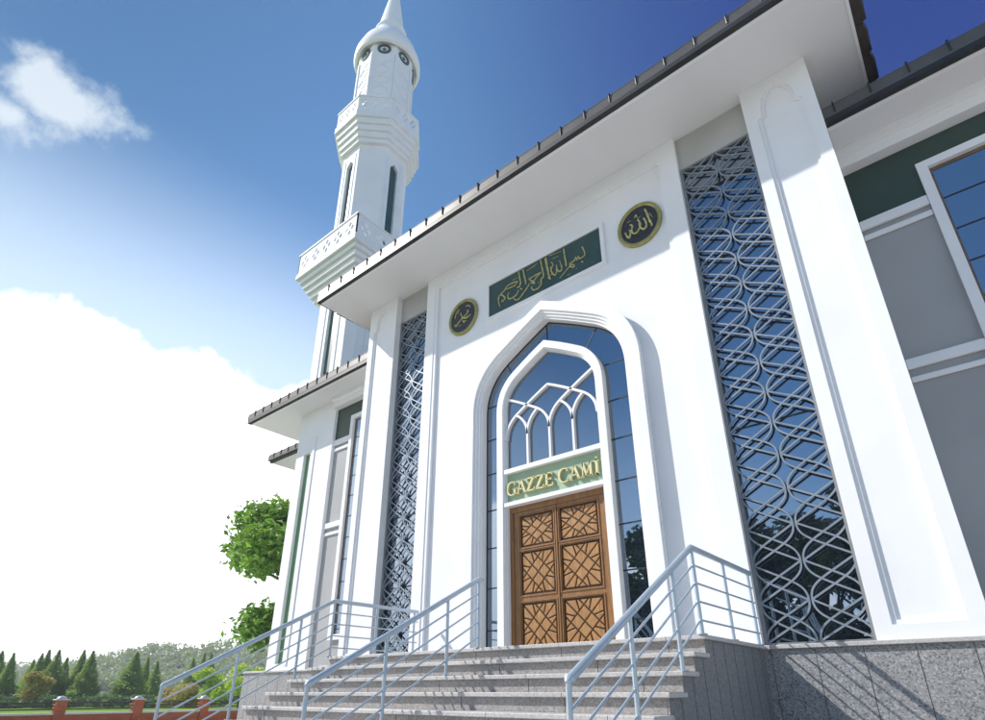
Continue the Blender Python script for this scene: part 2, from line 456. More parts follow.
for p in cells([(1, -1, 0), (1, 1, 1), (1, 1, 1-D_), (1, 1, 1+D_), (1, -1, D_), (1, -1, -D_)]):
    cx_, cz_ = sum(q[0] for q in p)/len(p)-.5, sum(q[1] for q in p)/len(p)-.5
    if abs(cx_)+abs(cz_) < D_ and abs(cx_+cz_) < D_ and abs(cx_-cz_) < D_: CELLS.append(p); continue
    ps = [p]
    if abs(cz_) > abs(cx_): cuts = [(1, .30*(1 if cz_ > 0 else -1), .30+(.30 if cz_ > 0 else -.0)), (1, -.30*(1 if cz_ > 0 else -1), .70-(.30 if cz_ > 0 else -.0))]
    else: cuts = [(.30*(1 if cx_ > 0 else -1), 1, .30+(.30 if cx_ > 0 else -.0)), (-.30*(1 if cx_ > 0 else -1), 1, .70-(.30 if cx_ > 0 else -.0))]
    for a_, b_, c_ in cuts:
        nx_ = []
        for q in ps:
            for s in (1, -1):
                r = cut(q, a_*s, b_*s, c_*s)
                if len(r) > 2: nx_.append(r)
        ps = nx_
    CELLS += ps
def inset(poly, d):
    n = len(poly); out = []
    for i in range(n):
        p0, p1, p2 = poly[i-1], poly[i], poly[(i+1) % n]
        def nrm(a, b):
            dx, dy = b[0]-a[0], b[1]-a[1]; l = math.hypot(dx, dy) or 1e-9; return (-dy/l, dx/l)
        n1, n2 = nrm(p0, p1), nrm(p1, p2)
        k = 1+n1[0]*n2[0]+n1[1]*n2[1]
        if k < .3: k = .3
        out.append((p1[0]+(n1[0]+n2[0])*d/k, p1[1]+(n1[1]+n2[1])*d/k))
    return out
def area(p): return .5*sum(p[i][0]*p[(i+1) % len(p)][1]-p[(i+1) % len(p)][0]*p[i][1] for i in range(len(p)))
rows = [(1.72, 2.21), (.955, 1.60), (.14, .785)]
for lx0, lx1, px0, px1 in ((-5.80, -4.949, -5.645, -5.03), (-4.943, -4.075, -4.865, -4.215)):
    holes = [[(px0-.02, a-.02), (px1+.02, a-.02), (px1+.02, b+.02), (px0-.02, b+.02)] for a, b in rows]
    m = MB(); m.prism([(lx0, .01), (lx1, .01), (lx1, 2.31), (lx0, 2.31)], holes, 7.580, 7.64)
    # raised mouldings round the panels and up the stiles
    for a, b in rows:
        for dd in (.050, .085):
            o = [(px0-dd, a-dd), (px1+dd, a-dd), (px1+dd, b+dd), (px0-dd, b+dd)]
            i_ = [(px0-dd+.014, a-dd+.014), (px1+dd-.014, a-dd+.014), (px1+dd-.014, b+dd-.014), (px0-dd+.014, b+dd-.014)]
            if px0-dd > lx0 and px1+dd < lx1: m.prism(o, [i_], 7.566, 7.5795)
    leaf = P(m, 'door_leaf', 'wood')
    for a, b in rows:
        back = P(MB().box(px0-.02, px1+.02, 7.612, 7.638, a-.02, b+.02), 'carved_panel', 'wood_dark', leaf)
        m = MB(); W, Hh = px1-px0, b-a
        for c in CELLS:
            q = [(px0+p[0]*W, a+p[1]*Hh) for p in c]
            if area(q) < .0012: continue
            q1, q2 = inset(q, .0105), inset(q, .0185)
            if area(q1) < .0004 or area(q2) < .0002 or area(q2) > area(q1): continue
            n = len(q); vs = [(x, 7.612, z) for x, z in q1] + [(x, 7.596, z) for x, z in q1] + [(x, 7.590, z) for x, z in q2]
            fs = [tuple(range(2*n, 3*n))]
            for i in range(n):
                j = (i+1) % n; fs += [(i, j, n+j, n+i), (n+i, n+j, 2*n+j, 2*n+i)]
            m.add(vs, fs)
        P(m, 'carved_inlay', 'wood_tile', leaf)
P(MB().bbox(-4.962, -4.930, 7.556, 7.5795, .01, 2.31, .006), 'door_bead', 'wood')
P(MB().box(-5.9, -3.98, 7.645, 7.75, 0, 2.42), 'door_backing', 'wood_dark')

# piers
def pier(x0, x1, ytop):
    m = MB(); ins = .165
    def panel(d):
        a, b = x0+ins+d, x1-ins-d; zt = 8.06-d; c = (a+b)/2; ear = .07
        r = (b-a)/2-ear
        pts = [(a, .15+d), (b, .15+d), (b, 7.52), (b-ear, 7.52+.03)]
        for i in range(11):
            t = PI*i/10; pts.append((c+r*math.cos(t), 7.60+(zt-7.60)*math.sin(t)))
        pts += [(a+ear, 7.55), (a, 7.52)]
        return pts
    R = [(x0, 0), (x1, 0), (x1, ZS), (x0, ZS)]
    m.prism(R, [panel(0)], 7.300, 7.324)
    m.prism(R, [panel(.045)], 7.325, 7.349)
    m.prism(R, [], 7.35, 8.52)
    return P(m, 'pier', 'white')
pier(-.95, 0, 0); pier(-9.95, -8.99, 0)
# lattice recesses
def lattice_bay(x0, x1, xc):
    P(MB().box(x0-.1, x1+.06, 7.46, 7.69, 7.545, ZS), 'wall_infill', 'niche')
    m = MB().box(x0-.0, x1, 7.535, 7.555, 0, 7.545)
    g = P(m, 'screen_glazing', 'glass')
    m = MB()
    for z in (1.35, 2.75, 4.15, 5.55, 6.95): P(MB().box(x0, x1, 7.528, 7.5345, z-.012, z+.012), 'glazing_joint', 'joint', g)
    # metal frame
    m = MB().box(x0-.01, x0+.045, 7.455, 7.54, 0, 7.545).box(x1-.045, x1+.01, 7.455, 7.54, 0, 7.545)
    m.box(x0+.045, x1-.045, 7.465, 7.533, 0, .036).box(x0+.045, x1-.045, 7.465, 7.533, 7.51, 7.545)
    P(m, 'screen_frame', 'gutterlight')
    m = MB(); px = (x1-x0)/2-.025; pz = .4440; z0 = .036; y0, y1 = 7.470, 7.492
    def node(i, k): return (xc+i*px, z0+k*pz)
    def bez(a, b, c, d, n=9):
        return [((1-t)**3*a[0]+3*t*(1-t)**2*b[0]+3*t*t*(1-t)*c[0]+t**3*d[0],
                 (1-t)**3*a[1]+3*t*(1-t)**2*b[1]+3*t*t*(1-t)*c[1]+t**3*d[1]) for t in [i/n for i in range(n+1)]]
    K_ = 17; cnt = 0
    for k in range(K_):
        for s in (-1, 1):
            for up in (1, -1):
                a = node(0, k if up == 1 else k+1); b = node(s, k+1 if up == 1 else k); a = (a[0]+s*.017, a[1])
                dz = pz*up
                for (A_, B_, sg) in ((a, b, 1), (b, a, -1)):
                    q = bez(A_, (A_[0], A_[1]+sg*dz*.41), (A_[0]+(B_[0]-A_[0])*.25, A_[1]+(B_[1]-A_[1])*.48), B_, 12)
                    off = (cnt % 8)*.0009
                    strip(m, q, .0215, y0-off, y1-off); cnt += 1
    P(m, 'lattice', 'lattice')
lattice_bay(-2.09, -.955, -1.512)
lattice_bay(-8.985, -8.03, -8.49)

# porch soffit, fascia, gutter, roof
EX0, EX1 = -10.63, .68
P(MB().box(EX0, EX1, 6.33, 10.95, ZS, ZS+.05), 'soffit', 'soffit')
P(MB().box(EX0, EX1, 6.275, 6.329, ZS-.018, ZS+.07).box(EX1-.04, EX1+.0, 6.33, 10.9, ZS-.018, ZS-.001).box(EX0, EX0+.04, 6.33, 10.9, ZS-.018, ZS-.001), 'eave_trim', 'white')
# near-black eave strip: lip with the shade under the gutter in its colour
P(MB().box(EX0-.02, EX1+.02, 6.178, 6.27, 8.215, 8.302), 'eave_lip_shade', 'lip')
def extr(mb, prof, x0, x1):   # profile in (y,z) extruded along x
    n = len(prof); vs = [(x0, y, z) for y, z in prof] + [(x1, y, z) for y, z in prof]
    fs = [tuple(range(n)), tuple(range(2*n-1, n-1, -1))] + [(i, i+n, (i+1) % n+n, (i+1) % n) for i in range(n)]
    mb.add(vs, fs)
def gutter(x0, x1, y, z, step, first):
    m = MB(); prof = [(y+.03, z+.0), (y-.03, z+.0), (y-.046, z+.012), (y-.050, z+.03), (y-.050, z+.20), (y-.056, z+.203), (y-.056, z+.215), (y-.04, z+.215), (y-.04, z+.05), (y+.02, z+.03), (y+.02, z+.215), (y+.03, z+.215)]
    extr(m, prof, x0, x1)
    m.add([(x0-.004, *p) for p in [(y+.03, z), (y-.05, z), (y-.06, z+.17), (y+.03, z+.17)]] + [(x0, *p) for p in [(y+.03, z), (y-.05, z), (y-.06, z+.17), (y+.03, z+.17)]],
          [(0, 1, 2, 3), (7, 6, 5, 4), (0, 4, 5, 1), (1, 5, 6, 2), (2, 6, 7, 3), (3, 7, 4, 0)])
    g = P(m, 'gutter', 'gutter')
    x = first; proto = None
    while x < x1:
        if proto is None:
            b = MB(); pts = [(x, y-.052, z+.055), (x, y-.060, z+.10), (x, y-.060, z+.19), (x, y-.072, z+.215), (x, y-.06, z+.245), (x, y+.03, z+.235)]
            b.tube(pts, .0125, 6)
            proto = P(b, 'gutter_bracket', 'lip', g); bx = x
        else:
            c = proto.copy(); col.objects.link(c); c.parent = g; c.location = (x-bx, 0, 0)
        x += step
gutter(EX0-.03, EX1+.12, 6.235, 8.30, .4755, -10.23)
def roof(x0, x1, y0, z0, y1, rise, name='roof', hip0=0, hip1=0):
    m = MB(); th = .09; z1 = z0+rise
    m.add([(x0, y0, z0), (x1, y0, z0), (x1-hip1, y1, z1), (x0+hip0, y1, z1), (x0, y0, z0+th), (x1, y0, z0+th), (x1-hip1, y1, z1+th), (x0+hip0, y1, z1+th)],
          [(0, 3, 2, 1), (4, 5, 6, 7), (0, 1, 5, 4), (1, 2, 6, 5), (2, 3, 7, 6), (3, 0, 4, 7)])
    n = int((y1-y0)/.42)
    for i in range(n):     # overlapping courses
        t0, t1 = i/n, (i+1)/n; zz0, zz1 = z0+rise*t0+th, z0+rise*t1+th; yy0, yy1 = y0+(y1-y0)*t0, y0+(y1-y0)*t1
        a0, a1, b0, b1 = x0+hip0*t0, x0+hip0*t1, x1-hip1*t0, x1-hip1*t1
        m.add([(a0, yy0, zz0+.001), (b0, yy0, zz0+.001), (b1, yy1, zz1+.001), (a1, yy1, zz1+.001), (a0, yy0, zz0+.05), (b0, yy0, zz0+.05), (b1, yy1, zz1+.012), (a1, yy1, zz1+.012)],
              [(0, 3, 2, 1), (4, 5, 6, 7), (0, 1, 5, 4), (1, 2, 6, 5), (2, 3, 7, 6), (3, 0, 4, 7)])
    return P(m, name, 'tile')
roof(EX0, EX1, 6.24, 8.33, 14.5, 3.0)
# stepped verge tiles down both sides of the porch roof
for xs, sx in ((EX1, 1), (EX0, -1)):
    m = MB(); y = 6.25; k = 0
    while y < 13.5:
        L_ = .56; o = .10+.012*(k % 2); z = 8.285+(y-6.25)*.02
        a, b = sorted((xs+sx*.002, xs+sx*o))
        m.add([(a, y, z), (b, y, z), (b, y+L_+.04, z+.03), (a, y+L_+.04, z+.03), (a, y, z+.12), (b+.0, y, z+.12), (b, y+L_, z+.12), (a, y+L_, z+.12)],
              [(0, 3, 2, 1), (4, 5, 6, 7), (0, 1, 5, 4), (1, 2, 6, 5), (2, 3, 7, 6), (3, 0, 4, 7)])
        e = xs+sx*(o+.045); a, b = sorted((xs+sx*o, e))
        m.add([(a, y+.02, z+.01), (b, y+.16, z+.03), (b, y+L_-.02, z+.03), (a, y+L_, z+.03), (a, y+.02, z+.14), (b, y+.16, z+.14), (b, y+L_-.02, z+.14), (a, y+L_, z+.14)],
              [(0, 3, 2, 1), (4, 5, 6, 7), (0, 1, 5, 4), (1, 2, 6, 5), (2, 3, 7, 6), (3, 0, 4, 7)])
        y += L_+.01; k += 1
    P(m, 'verge', 'tile')
for x0, x1 in ((EX0+.3, EX0+.42), (EX1-.42, EX1-.3)):
    m = MB(); m.add([(x0, 6.6, ZS+.05), (x1, 6.6, ZS+.05), (x1, 10.9, ZS+.05), (x0, 10.9, ZS+.05), (x0, 6.6, 8.45), (x1, 6.6, 8.45), (x1, 10.9, 10.0), (x0, 10.9, 10.0)],
          [(0, 3, 2, 1), (4, 5, 6, 7), (0, 1, 5, 4), (1, 2, 6, 5), (2, 3, 7, 6), (3, 0, 4, 7)])
    P(m, 'gable', 'white')

# wings
ZW = 7.10
def wing(xa, xb, win0, win1, ex0, ex1, pil0, pil1, slot):
    """xa..xb wall span, window win0..win1, eave ex0..ex1, corner pilaster pil0..pil1"""
    fo = .12; zt, zb = 6.40, .62
    m = MB(); m.prism([(xa, 0), (xb, 0), (xb, ZW), (xa, ZW)], [[(win0+.06, zb+.06), (win1-.06, zb+.06), (win1-.06, zt-.06), (win0+.06, zt-.06)]], 8.50, 8.80)
    P(m, 'wall', 'grey')
    m = MB().box(xa, xb, 8.488, 8.4995, zt, 6.80)
    m.box(xa, win0, 8.488, 8.4995, 5.85, zt).box(win1, xb, 8.488, 8.4995, 5.85, zt)
    P(m, 'wall_panel', 'green')
    m = MB()
    for a, b in ((xa, win0), (win1, xb)):
        for y0, za, zb_, r in ((8.445, 5.69, 5.85, .012), (8.46, 5.51, 5.60, .015), (8.445, 3.355, 3.50, .012), (8.46, 3.165, 3.245, .015)):
            P(MB().bbox(a, b, y0, 8.4995, za, zb_, r), 'moulding', 'white')
    P(MB().box(xa, xb, 8.30, 8.4995, 6.80, ZW).box(xa, xb, 8.22, 8.2995, 6.98, ZW), 'cornice', 'white')
    m = MB(); m.prism([(win0, zb), (win1, zb), (win1, zt), (win0, zt)], [[(win0+fo, zb+fo), (win1-fo, zb+fo), (win1-fo, zt-fo), (win0+fo, zt-fo)]], 8.43, 8.4995)
    wn = P(m, 'window', 'white')
    m = MB(); m.prism([(win0+.07, zb+.07), (win1-.07, zb+.07), (win1-.07, zt-.07), (win0+.07, zt-.07)], [[(win0+fo+.035, zb+fo+.02), (win1-fo-.02, zb+fo+.02), (win1-fo-.02, zt-fo-.05), (win0+fo+.035, zt-fo-.05)]], 8.5001, 8.5098)
    P(m, 'window_reveal', 'brownframe', wn)
    P(MB().box(win0+.08, win1-.08, 8.51, 8.53, zb+.065, zt-.065), 'pane', 'glass', wn)
    z = 5.72
    while z > zb+.2: P(MB().box(win0+fo, win1-fo, 8.504, 8.5095, z-.011, z+.011), 'glazing_joint', 'joint', wn); z -= .54
    P(MB().box(win0+.45, win0+.75, 8.48, 8.4995, .22, .45), 'vent', 'gutterlight', None)
    # corner pilaster with green slot
    s0, s1 = slot
    m = MB(); m.prism([(pil0, 0), (pil1, 0), (pil1, ZW), (pil0, ZW)], [[(s0, .16), (s1, .16), (s1, 5.76), (s0, 5.76)]], 8.40, 8.50)
    m.prism([(pil0, 0), (pil1, 0), (pil1, ZW), (pil0, ZW)], [], 8.501, 9.6)
    m.bbox(s1+.10, s1+.22, 8.375, 8.3995, .12, 6.2, .008)
    pl = P(m, 'pilaster', 'white')
    P(MB().box(s0, s1, 8.492, 8.5005, .16, 5.76), 'slot_panel', 'slotgreen', pl)
    # eaves
    P(MB().box(ex0, ex1, 7.76, 12.0, ZW, ZW+.05), 'soffit', 'soffit')
    P(MB().box(ex0, ex1, 7.70, 7.759, ZW-.018, ZW+.07), 'eave_trim', 'white')
    P(MB().box(ex0-.02, ex1+.02, 7.598, 7.6955, ZW-.01, ZW+.078), 'eave_lip_shade', 'lip')
    roof(ex0, ex1, 7.66, ZW+.10, 11.6, 1.35)
wing(-12.65, -9.952, -11.95, -10.79, -16.06, -9.96, -14.35, -12.65, (-13.97, -13.64))
gutter(-16.10, -9.97, 7.655, ZW+.075, .4536, -15.70)
wing(.002, 3.0, .83, 2.00, .005, 6.5, 3.0, 4.5, (3.6, 3.92))
gutter(.01, 6.5, 7.655, ZW+.075, .4536, .155)
# side walls and rear hall
P(MB().box(-14.35, -14.0, 9.601, 11, 0, ZW).box(4.2, 4.5, 9.6, 11, 0, ZW).box(-9.95, -9.5, 8.53, 11, 0, ZS).box(-.45, 0, 8.53, 11, 0, ZS), 'flank_wall', 'white')
P(MB().box(-17.05, 7.5, 10.96, 26, ZG, 7.11), 'hall_wall', 'white')
P(MB().box(-18.6, -16.1, 9.95, 11.2, 7.11, 7.16), 'soffit', 'soffit')
P(MB().box(-18.62, -16.0, 9.88, 9.949, 7.10, 7.18), 'eave_lip_shade', 'lip')
gutter(-18.65, -16.12, 9.87, 7.17, .4536, -18.3)
roof(-18.6, 9, 9.9, 7.2, 18, 2.6, hip0=6, hip1=6)

# podium
def podium(x0, x1, yf, pitch, faces=True):
    m = MB().box(x0, x1, yf+.04, 11.5, ZG, -.046)
    b = P(m, 'podium', 'granite')
    P(MB().bbox(x0-.03, x1+.03, yf, 11.4, -.045, .0, .006), 'podium_cap', 'granite_tread', b)
    m = MB(); x = x0+pitch*.6
    while x < x1: m.box(x-.003, x+.003, yf+.038, yf+.0399, ZG, -.05); x += pitch
    P(m, 'slab_joint', 'grout', b)
podium(-10.35, .40, 7.21, .45)
podium(-15.0, -10.39, 8.16, .45)
podium(.44, 5.0, 8.16, .45)

# ------------------------------------------------------------------ stairs
stairs = thing('staircase', 'broad granite staircase climbing from the plaza to the carved wooden door', 'staircase', (-4.86, 5, ZG))
SX0, SX1, SY = -7.70, -2.02, 5.45
NR = 9
m = MB(); n_ = []
prof = [(7.249, ZG), (7.249, -.041)]
prof += [(SY+.050, -.041)]
for k in range(NR):
    prof += [(SY+.050-.3*k, -.041-.16*k), (SY+.050-.3*k, -.041-.16*(k+1))]
prof = prof[:-1] + [(SY+.050-.3*(NR-1), ZG)]
clean = []
for p in prof:
    if not clean or (abs(clean[-1][0]-p[0])+abs(clean[-1][1]-p[1])) > 1e-5: clean.append(p)
m.prism(clean, [], SX0+.035, SX1-.035, mp=lambda x, y, z: (y, x, z))
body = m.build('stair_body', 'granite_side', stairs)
# make the prism normals consistent
import bmesh
bm = bmesh.new(); bm.from_mesh(body.data); bmesh.ops.recalc_face_normals(bm, faces=bm.faces); bm.to_mesh(body.data); bm.free()
P2 = lambda mb, name, mt, par: mb.build(name, mt, par)
for k in range(NR):
    z = -.16*k; y = SY-.3*k
    y1 = 7.205 if k == 0 else y+.345
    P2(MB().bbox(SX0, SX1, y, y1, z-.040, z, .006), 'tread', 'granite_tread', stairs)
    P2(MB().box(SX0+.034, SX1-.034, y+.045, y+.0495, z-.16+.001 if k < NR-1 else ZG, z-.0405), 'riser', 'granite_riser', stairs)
m = MB()
for k in range(NR):
    z = -.16*k; y = SY-.3*k; x = SX0+.5+(.6 if k % 2 else 0)
    while x < SX1-.1: m.box(x-.0025, x+.0025, y+.0435, y+.0449, z-.155, z-.041); m.box(x-.002, x+.002, y-.0008, y+.02, z-.038, z-.002); x += 1.2
y = SY+.25
while y < 7.2:
    m.box(SX1-.0349, SX1-.0335, y-.003, y+.003, ZG, -.05); y += .28
y = SY-.05
k = 1
while y > SY-.3*NR+.05:
    kk = int((SY-y)/.3)+1; m.box(SX1-.0349, SX1-.0335, y-.003, y+.003, ZG, -.05-.16*kk); y -= .28
P2(m, 'slab_joint', 'grout', stairs)

def railing(x, label, y_land, with_return, group):
    t = thing('stair_railing', label, 'railing', (x, 4.4, ZG), group)
    sl_ = .16/.30; yt = SY+.03; ztop = .80
    yl = 3.20
    def zr(y, h): return h - sl_*(yt-y) if y < yt else h
    top = [(x, yl, zr(yl, ztop)), (x, yt, ztop)]
    if with_return: top.append((x, 7.22, ztop))
    else: top.append((x, yt+.07, ztop-.015))
    t_ = MB().tube(top, .030, 12); t_.tube([(x, yl-.02, zr(yl, ztop)-.012), (x, yl+.012, zr(yl, ztop)+.008)], [.012, .036], 10)
    P2(t_, 'handrail', 'steel', t)
    for i in range(1, 5):
        h = ztop-.168*i
        pts = [(x, yl, zr(yl, h)), (x, yt, h)] + ([(x, 7.22, h)] if with_return else [])
        P2(MB().tube(pts, .0105, 8), 'rail_bar', 'steel', t)
    posts = [3.20, 4.07, 4.94, 5.48] + ([6.32, 7.14] if with_return else [])
    for y in posts:
        k = 0 if y >= SY else int((SY-y)/.3)+1
        zb = -.16*k
        m = MB().tube([(x, y, zb), (x, y, zr(y, ztop)-.01)], .0185, 10)
        m.tube([(x, y, zb), (x, y, zb+.010)], .045, 12)
        P2(m, 'post', 'steel', t)
railing(-2.055, 'blue grey tubular railing on the near right edge of the stairs', 0, True, 'stair railings')
railing(-4.75, 'blue grey tubular railing running up the middle of the stairs', 0, False, 'stair railings')
railing(-7.66, 'blue grey tubular railing on the far left edge of the stairs', 0, True, 'stair railings')
# ------------------------------------------------------------------ name sign
sign = thing('name_sign', 'pale green sign reading GAZZE CAMİ in raised cream letters above the door', 'sign', (-4.94, 7.5, 2.47))
MB().box(IC-.945, IC+.945, 7.515, 7.54, 2.473, 2.994).build('sign_panel', 'signgreen', sign)
def letter(ch, x, z, h, y0=7.462, y1=7.5145):
    T, t = .044*h/.26, .018*h/.26    # thick and thin strokes
    m = MB()
    def bar(p, q, w): 
        strip(m, [(x+p[0]*h, z+p[1]*h), (x+q[0]*h, z+q[1]*h)], w, y0, y1)
    def serif(cx_, cz, w): bar((cx_-w/2, cz), (cx_+w/2, cz), t)
    s_ = t/h/2
    if ch == 'A':
        bar((.02+.05, s_), (.40, 1), t); bar((.38, 1), (.70, s_), T); bar((.18, .33), (.58, .33), t); serif(.08, s_, .20); serif(.70, s_, .24); wd = .80
    elif ch == 'Z':
        bar((.05, 1-s_), (.66, 1-s_), t*1.2); bar((.60, .95), (.10, .05), T); bar((.04, s_), (.68, s_), t*1.2); bar((.06, .80), (.05, 1), t); bar((.67, 0), (.68, .22), t); wd = .74
    elif ch == 'E':
        bar((.16, 0), (.16, 1), T); bar((.03, 1-s_), (.60, 1-s_), t*1.2); bar((.16, .52), (.50, .52), t); bar((.03, s_), (.64, s_), t*1.2); bar((.60, .80), (.60, 1), t); bar((.50, .42), (.50, .62), t); bar((.64, 0), (.66, .22), t); wd = .72
    elif ch == 'M':
        bar((.16, 0), (.18, 1), t*1.2); bar((.18, 1), (.46, .08), T); bar((.46, .08), (.76, 1), t); bar((.78, 0), (.76, 1), T); serif(.14, s_, .22); serif(.78, s_, .26); serif(.12, 1-s_, .16); serif(.82, 1-s_, .16); wd = 1.0
    elif ch == 'İ':
        bar((.18, 0), (.18, 1), T); serif(.18, s_, .28); serif(.18, 1-s_, .28)
        strip(m, [(x+.13*h, z+1.17*h), (x+.23*h, z+1.17*h)], .095*h, y0, y1); wd = .38
    elif ch in 'CG':
        pts = []; r = .5
        for i in range(17):
            a = math.radians(48+i*(264)/16); pts.append((.44+.40*math.cos(a), .5+.5*math.sin(a)))
        n = len(pts); Lp, Rp = [], []
        for i, p in enumerate(pts):
            a = math.radians(48+i*264/16); ww = (t+(T-t)*max(0, -math.cos(a))**1.2)*.5/h
            Lp.append((x+(p[0]+ww*math.cos(a))*h, z+(p[1]+ww*math.sin(a))*h)); Rp.append((x+(p[0]-ww*math.cos(a))*h, z+(p[1]-ww*math.sin(a))*h))
        m.prism(Lp + Rp[::-1], [], y0, y1)
        bar((.71, .74), (.72, 1.0), t)
        if ch == 'G': bar((.72, .02), (.72, .42), T); serif(.72, .42, .28)
        else: bar((.71, .0), (.72, .2), t)
        wd = .86
    m.build('letter', 'letter', sign)
    return wd*h
h = .232; x = IC-.915; zbase = 2.60
for ch in 'GAZZE':
    x += letter(ch, x, zbase, h)+.016
x += .085
for ch in 'CAMİ':
    x += letter(ch, x, zbase, h)+.016

# ------------------------------------------------------------------ calligraphy
BAS= [(1, [(0.95, 0.129), (0.988, 0.002), (0.991, -0.083), (0.942, -0.101), (0.885, -0.11), (0.86, -0.051), (0.828, -0.1), (0.803, -0.044), (0.77, -0.089), (0.711, -0.098), (0.671, -0.114), (0.695, -0.194), (0.752, -0.224), (0.759, -0.193), (0.699, -0.146), (0.586, -0.215), (0.504, -0.275), (0.431, -0.324)]), (1.3, [(0.921, -0.193), (0.941, -0.22)]), (1.2, [(0.562, 0.305), (0.576, 0.107), (0.595, -0.073), (0.579, -0.116)]), (1, [(0.38, 0.023), (0.394, -0.091), (0.431, -0.157), (0.481, -0.158), (0.495, -0.092), (0.455, 0.089)]), (1, [(0.254, 0.038), (0.272, -0.089), (0.328, -0.187), (0.374, -0.164), (0.379, 0.003)]), (1.1, [(0.157, 0.315), (0.187, 0.064), (0.208, -0.14), (0.229, -0.219), (0.182, -0.169)]), (0.8, [(0.274, 0.146), (0.305, 0.064), (0.254, -0.037), (0.29, -0.141), (0.233, -0.136)]), (0.6, [(0.23, 0.323), (0.496, 0.282)]), (0.6, [(0.308, 0.21), (0.441, 0.201)]), (0.5, [(0.797, -0.265), (0.804, -0.31)]), (0.5, [(0.598, -0.345), (0.677, -0.335)]), (1.1, [(0.136, 0.311), (0.166, 0.113), (0.195, -0.081), (0.226, -0.234)]), (1.1, [(0.029, 0.329), (0.06, 0.13), (0.083, -0.022), (0.079, -0.099), (0.029, -0.133), (0.019, -0.245), (-0.065, -0.304), (-0.162, -0.287), (-0.203, -0.215), (-0.188, -0.175)]), (1, [(-0.261, 0.018), (-0.131, 0.031), (0.017, 0.029), (-0.074, -0.023), (-0.155, -0.081), (-0.251, 0.009)]), (0.9, [(-0.154, -0.077), (-0.127, -0.141), (-0.234, -0.076)]), (1, [(-0.254, -0.096), (-0.317, -0.174), (-0.399, -0.242), (-0.503, -0.324), (-0.584, -0.316), (-0.645, -0.247)]), (1.1, [(-0.394, 0.323), (-0.368, 0.175), (-0.341, 0.039), (-0.33, -0.071)]), (1.1, [(-0.502, 0.333), (-0.481, 0.173), (-0.461, 0.041), (-0.496, -0.039), (-0.553, -0.026)]), (1, [(-0.861, 0.069), (-0.786, 0.124), (-0.68, 0.132), (-0.544, 0.108), (-0.597, 0.049), (-0.681, 0.047), (-0.84, 0.065)]), (1, [(-0.514, -0.115), (-0.561, -0.192), (-0.665, -0.225), (-0.748, -0.209), (-0.785, -0.122), (-0.756, -0.05)]), (1, [(-0.84, 0.065), (-0.954, 0.006), (-1.013, -0.051), (-1.013, -0.174), (-0.982, -0.294)]), (1, [(-0.954, 0.002), (-0.894, -0.068), (-0.849, -0.152), (-0.917, -0.169)]), (1.4, [(-0.461, -0.101), (-0.433, -0.139)]), (1.3, [(-0.932, -0.172), (-0.9, -0.208)]), (0.6, [(-0.304, 0.244), (-0.183, 0.261), (-0.041, 0.297)]), (0.5, [(-0.657, 0.203), (-0.532, 0.204)]), (0.6, [(-0.05, -0.171), (-0.002, -0.18)])]
ALL= [(1.3, [(0.146, 0.227), (0.176, 0.103), (0.2, -0.045), (0.229, -0.162), (0.208, -0.185)]), (1.1, [(0.104, 0.052), (0.132, -0.036), (0.134, -0.137), (0.089, -0.175), (0.039, -0.131), (0.016, -0.064), (0.009, -0.001)]), (1.1, [(0.004, 0.077), (0.034, -0.025), (0.001, -0.122), (-0.049, -0.174), (-0.104, -0.161), (-0.129, -0.109), (-0.125, -0.028)]), (1, [(-0.252, -0.06), (-0.23, -0.149), (-0.192, -0.201), (-0.165, -0.154), (-0.158, -0.092), (-0.178, -0.038)]), (1, [(-0.151, 0.059), (-0.11, 0.013), (-0.139, -0.07), (-0.202, -0.182)]), (0.7, [(-0.055, 0.161), (-0.024, 0.205), (-0.008, 0.132)]), (0.7, [(-0.021, 0.076), (0.044, 0.136)]), (0.6, [(-0.2, 0.137), (-0.128, 0.143)]), (0.5, [(0.216, 0.094), (0.258, -0.015)])]
MUH= [(1.3, [(0.139, 0.032), (0.17, -0.008)]), (1, [(0.007, -0.119), (0.044, -0.085), (0.118, -0.052), (0.164, -0.005), (0.135, 0.034)]), (1.2, [(-0.004, -0.089), (0.102, -0.142), (0.236, -0.114)]), (1.1, [(-0.056, 0.049), (-0.004, -0.089)]), (1.1, [(-0.003, -0.101), (-0.088, -0.161), (-0.178, -0.226), (-0.222, -0.169)]), (1.5, [(0.037, -0.204), (0.063, -0.237)]), (0.8, [(0.008, -0.174), (0.126, -0.227)]), (0.8, [(-0.218, -0.017), (-0.183, 0.105), (-0.108, 0.177)]), (0.8, [(-0.143, 0.069), (-0.098, 0.165)]), (0.7, [(0.095, 0.156), (0.171, 0.145), (0.21, 0.076)]), (0.7, [(-0.103, -0.272), (-0.009, -0.255)])]

def callig(parent, strokes, cx, cz, y, r, name='calligraphy', mt='goldlight'):
    m = MB()
    for wgt, st in strokes:
        p = smoothline([(cx+a, y, cz+b) for a, b in st], 5)
        n = len(p); rs = [r*wgt*(.55+.75*math.sin(PI*min(1, .12+.88*i/(n-1)))**.6 * (.75+.25*math.sin(i*1.3))) for i in range(n)]
        m.tube(p, rs, 6)
    return m.build(name, mt, parent)
pq = thing('calligraphy_plaque', 'long dark green plaque with gold Arabic basmala in a white frame above the arch', 'plaque', (-4.93, 7.45, 6.44))
X0, X1, Z0, Z1 = -6.23, -3.635, 6.435, 7.225
m = MB(); m.prism([(X0-.07, Z0-.07), (X1+.07, Z0-.07), (X1+.07, Z1+.07), (X0-.07, Z1+.07)], [[(X0, Z0), (X1, Z0), (X1, Z1), (X0, Z1)]], 7.405, 7.4495)
m.build('plaque_frame', 'white', pq)
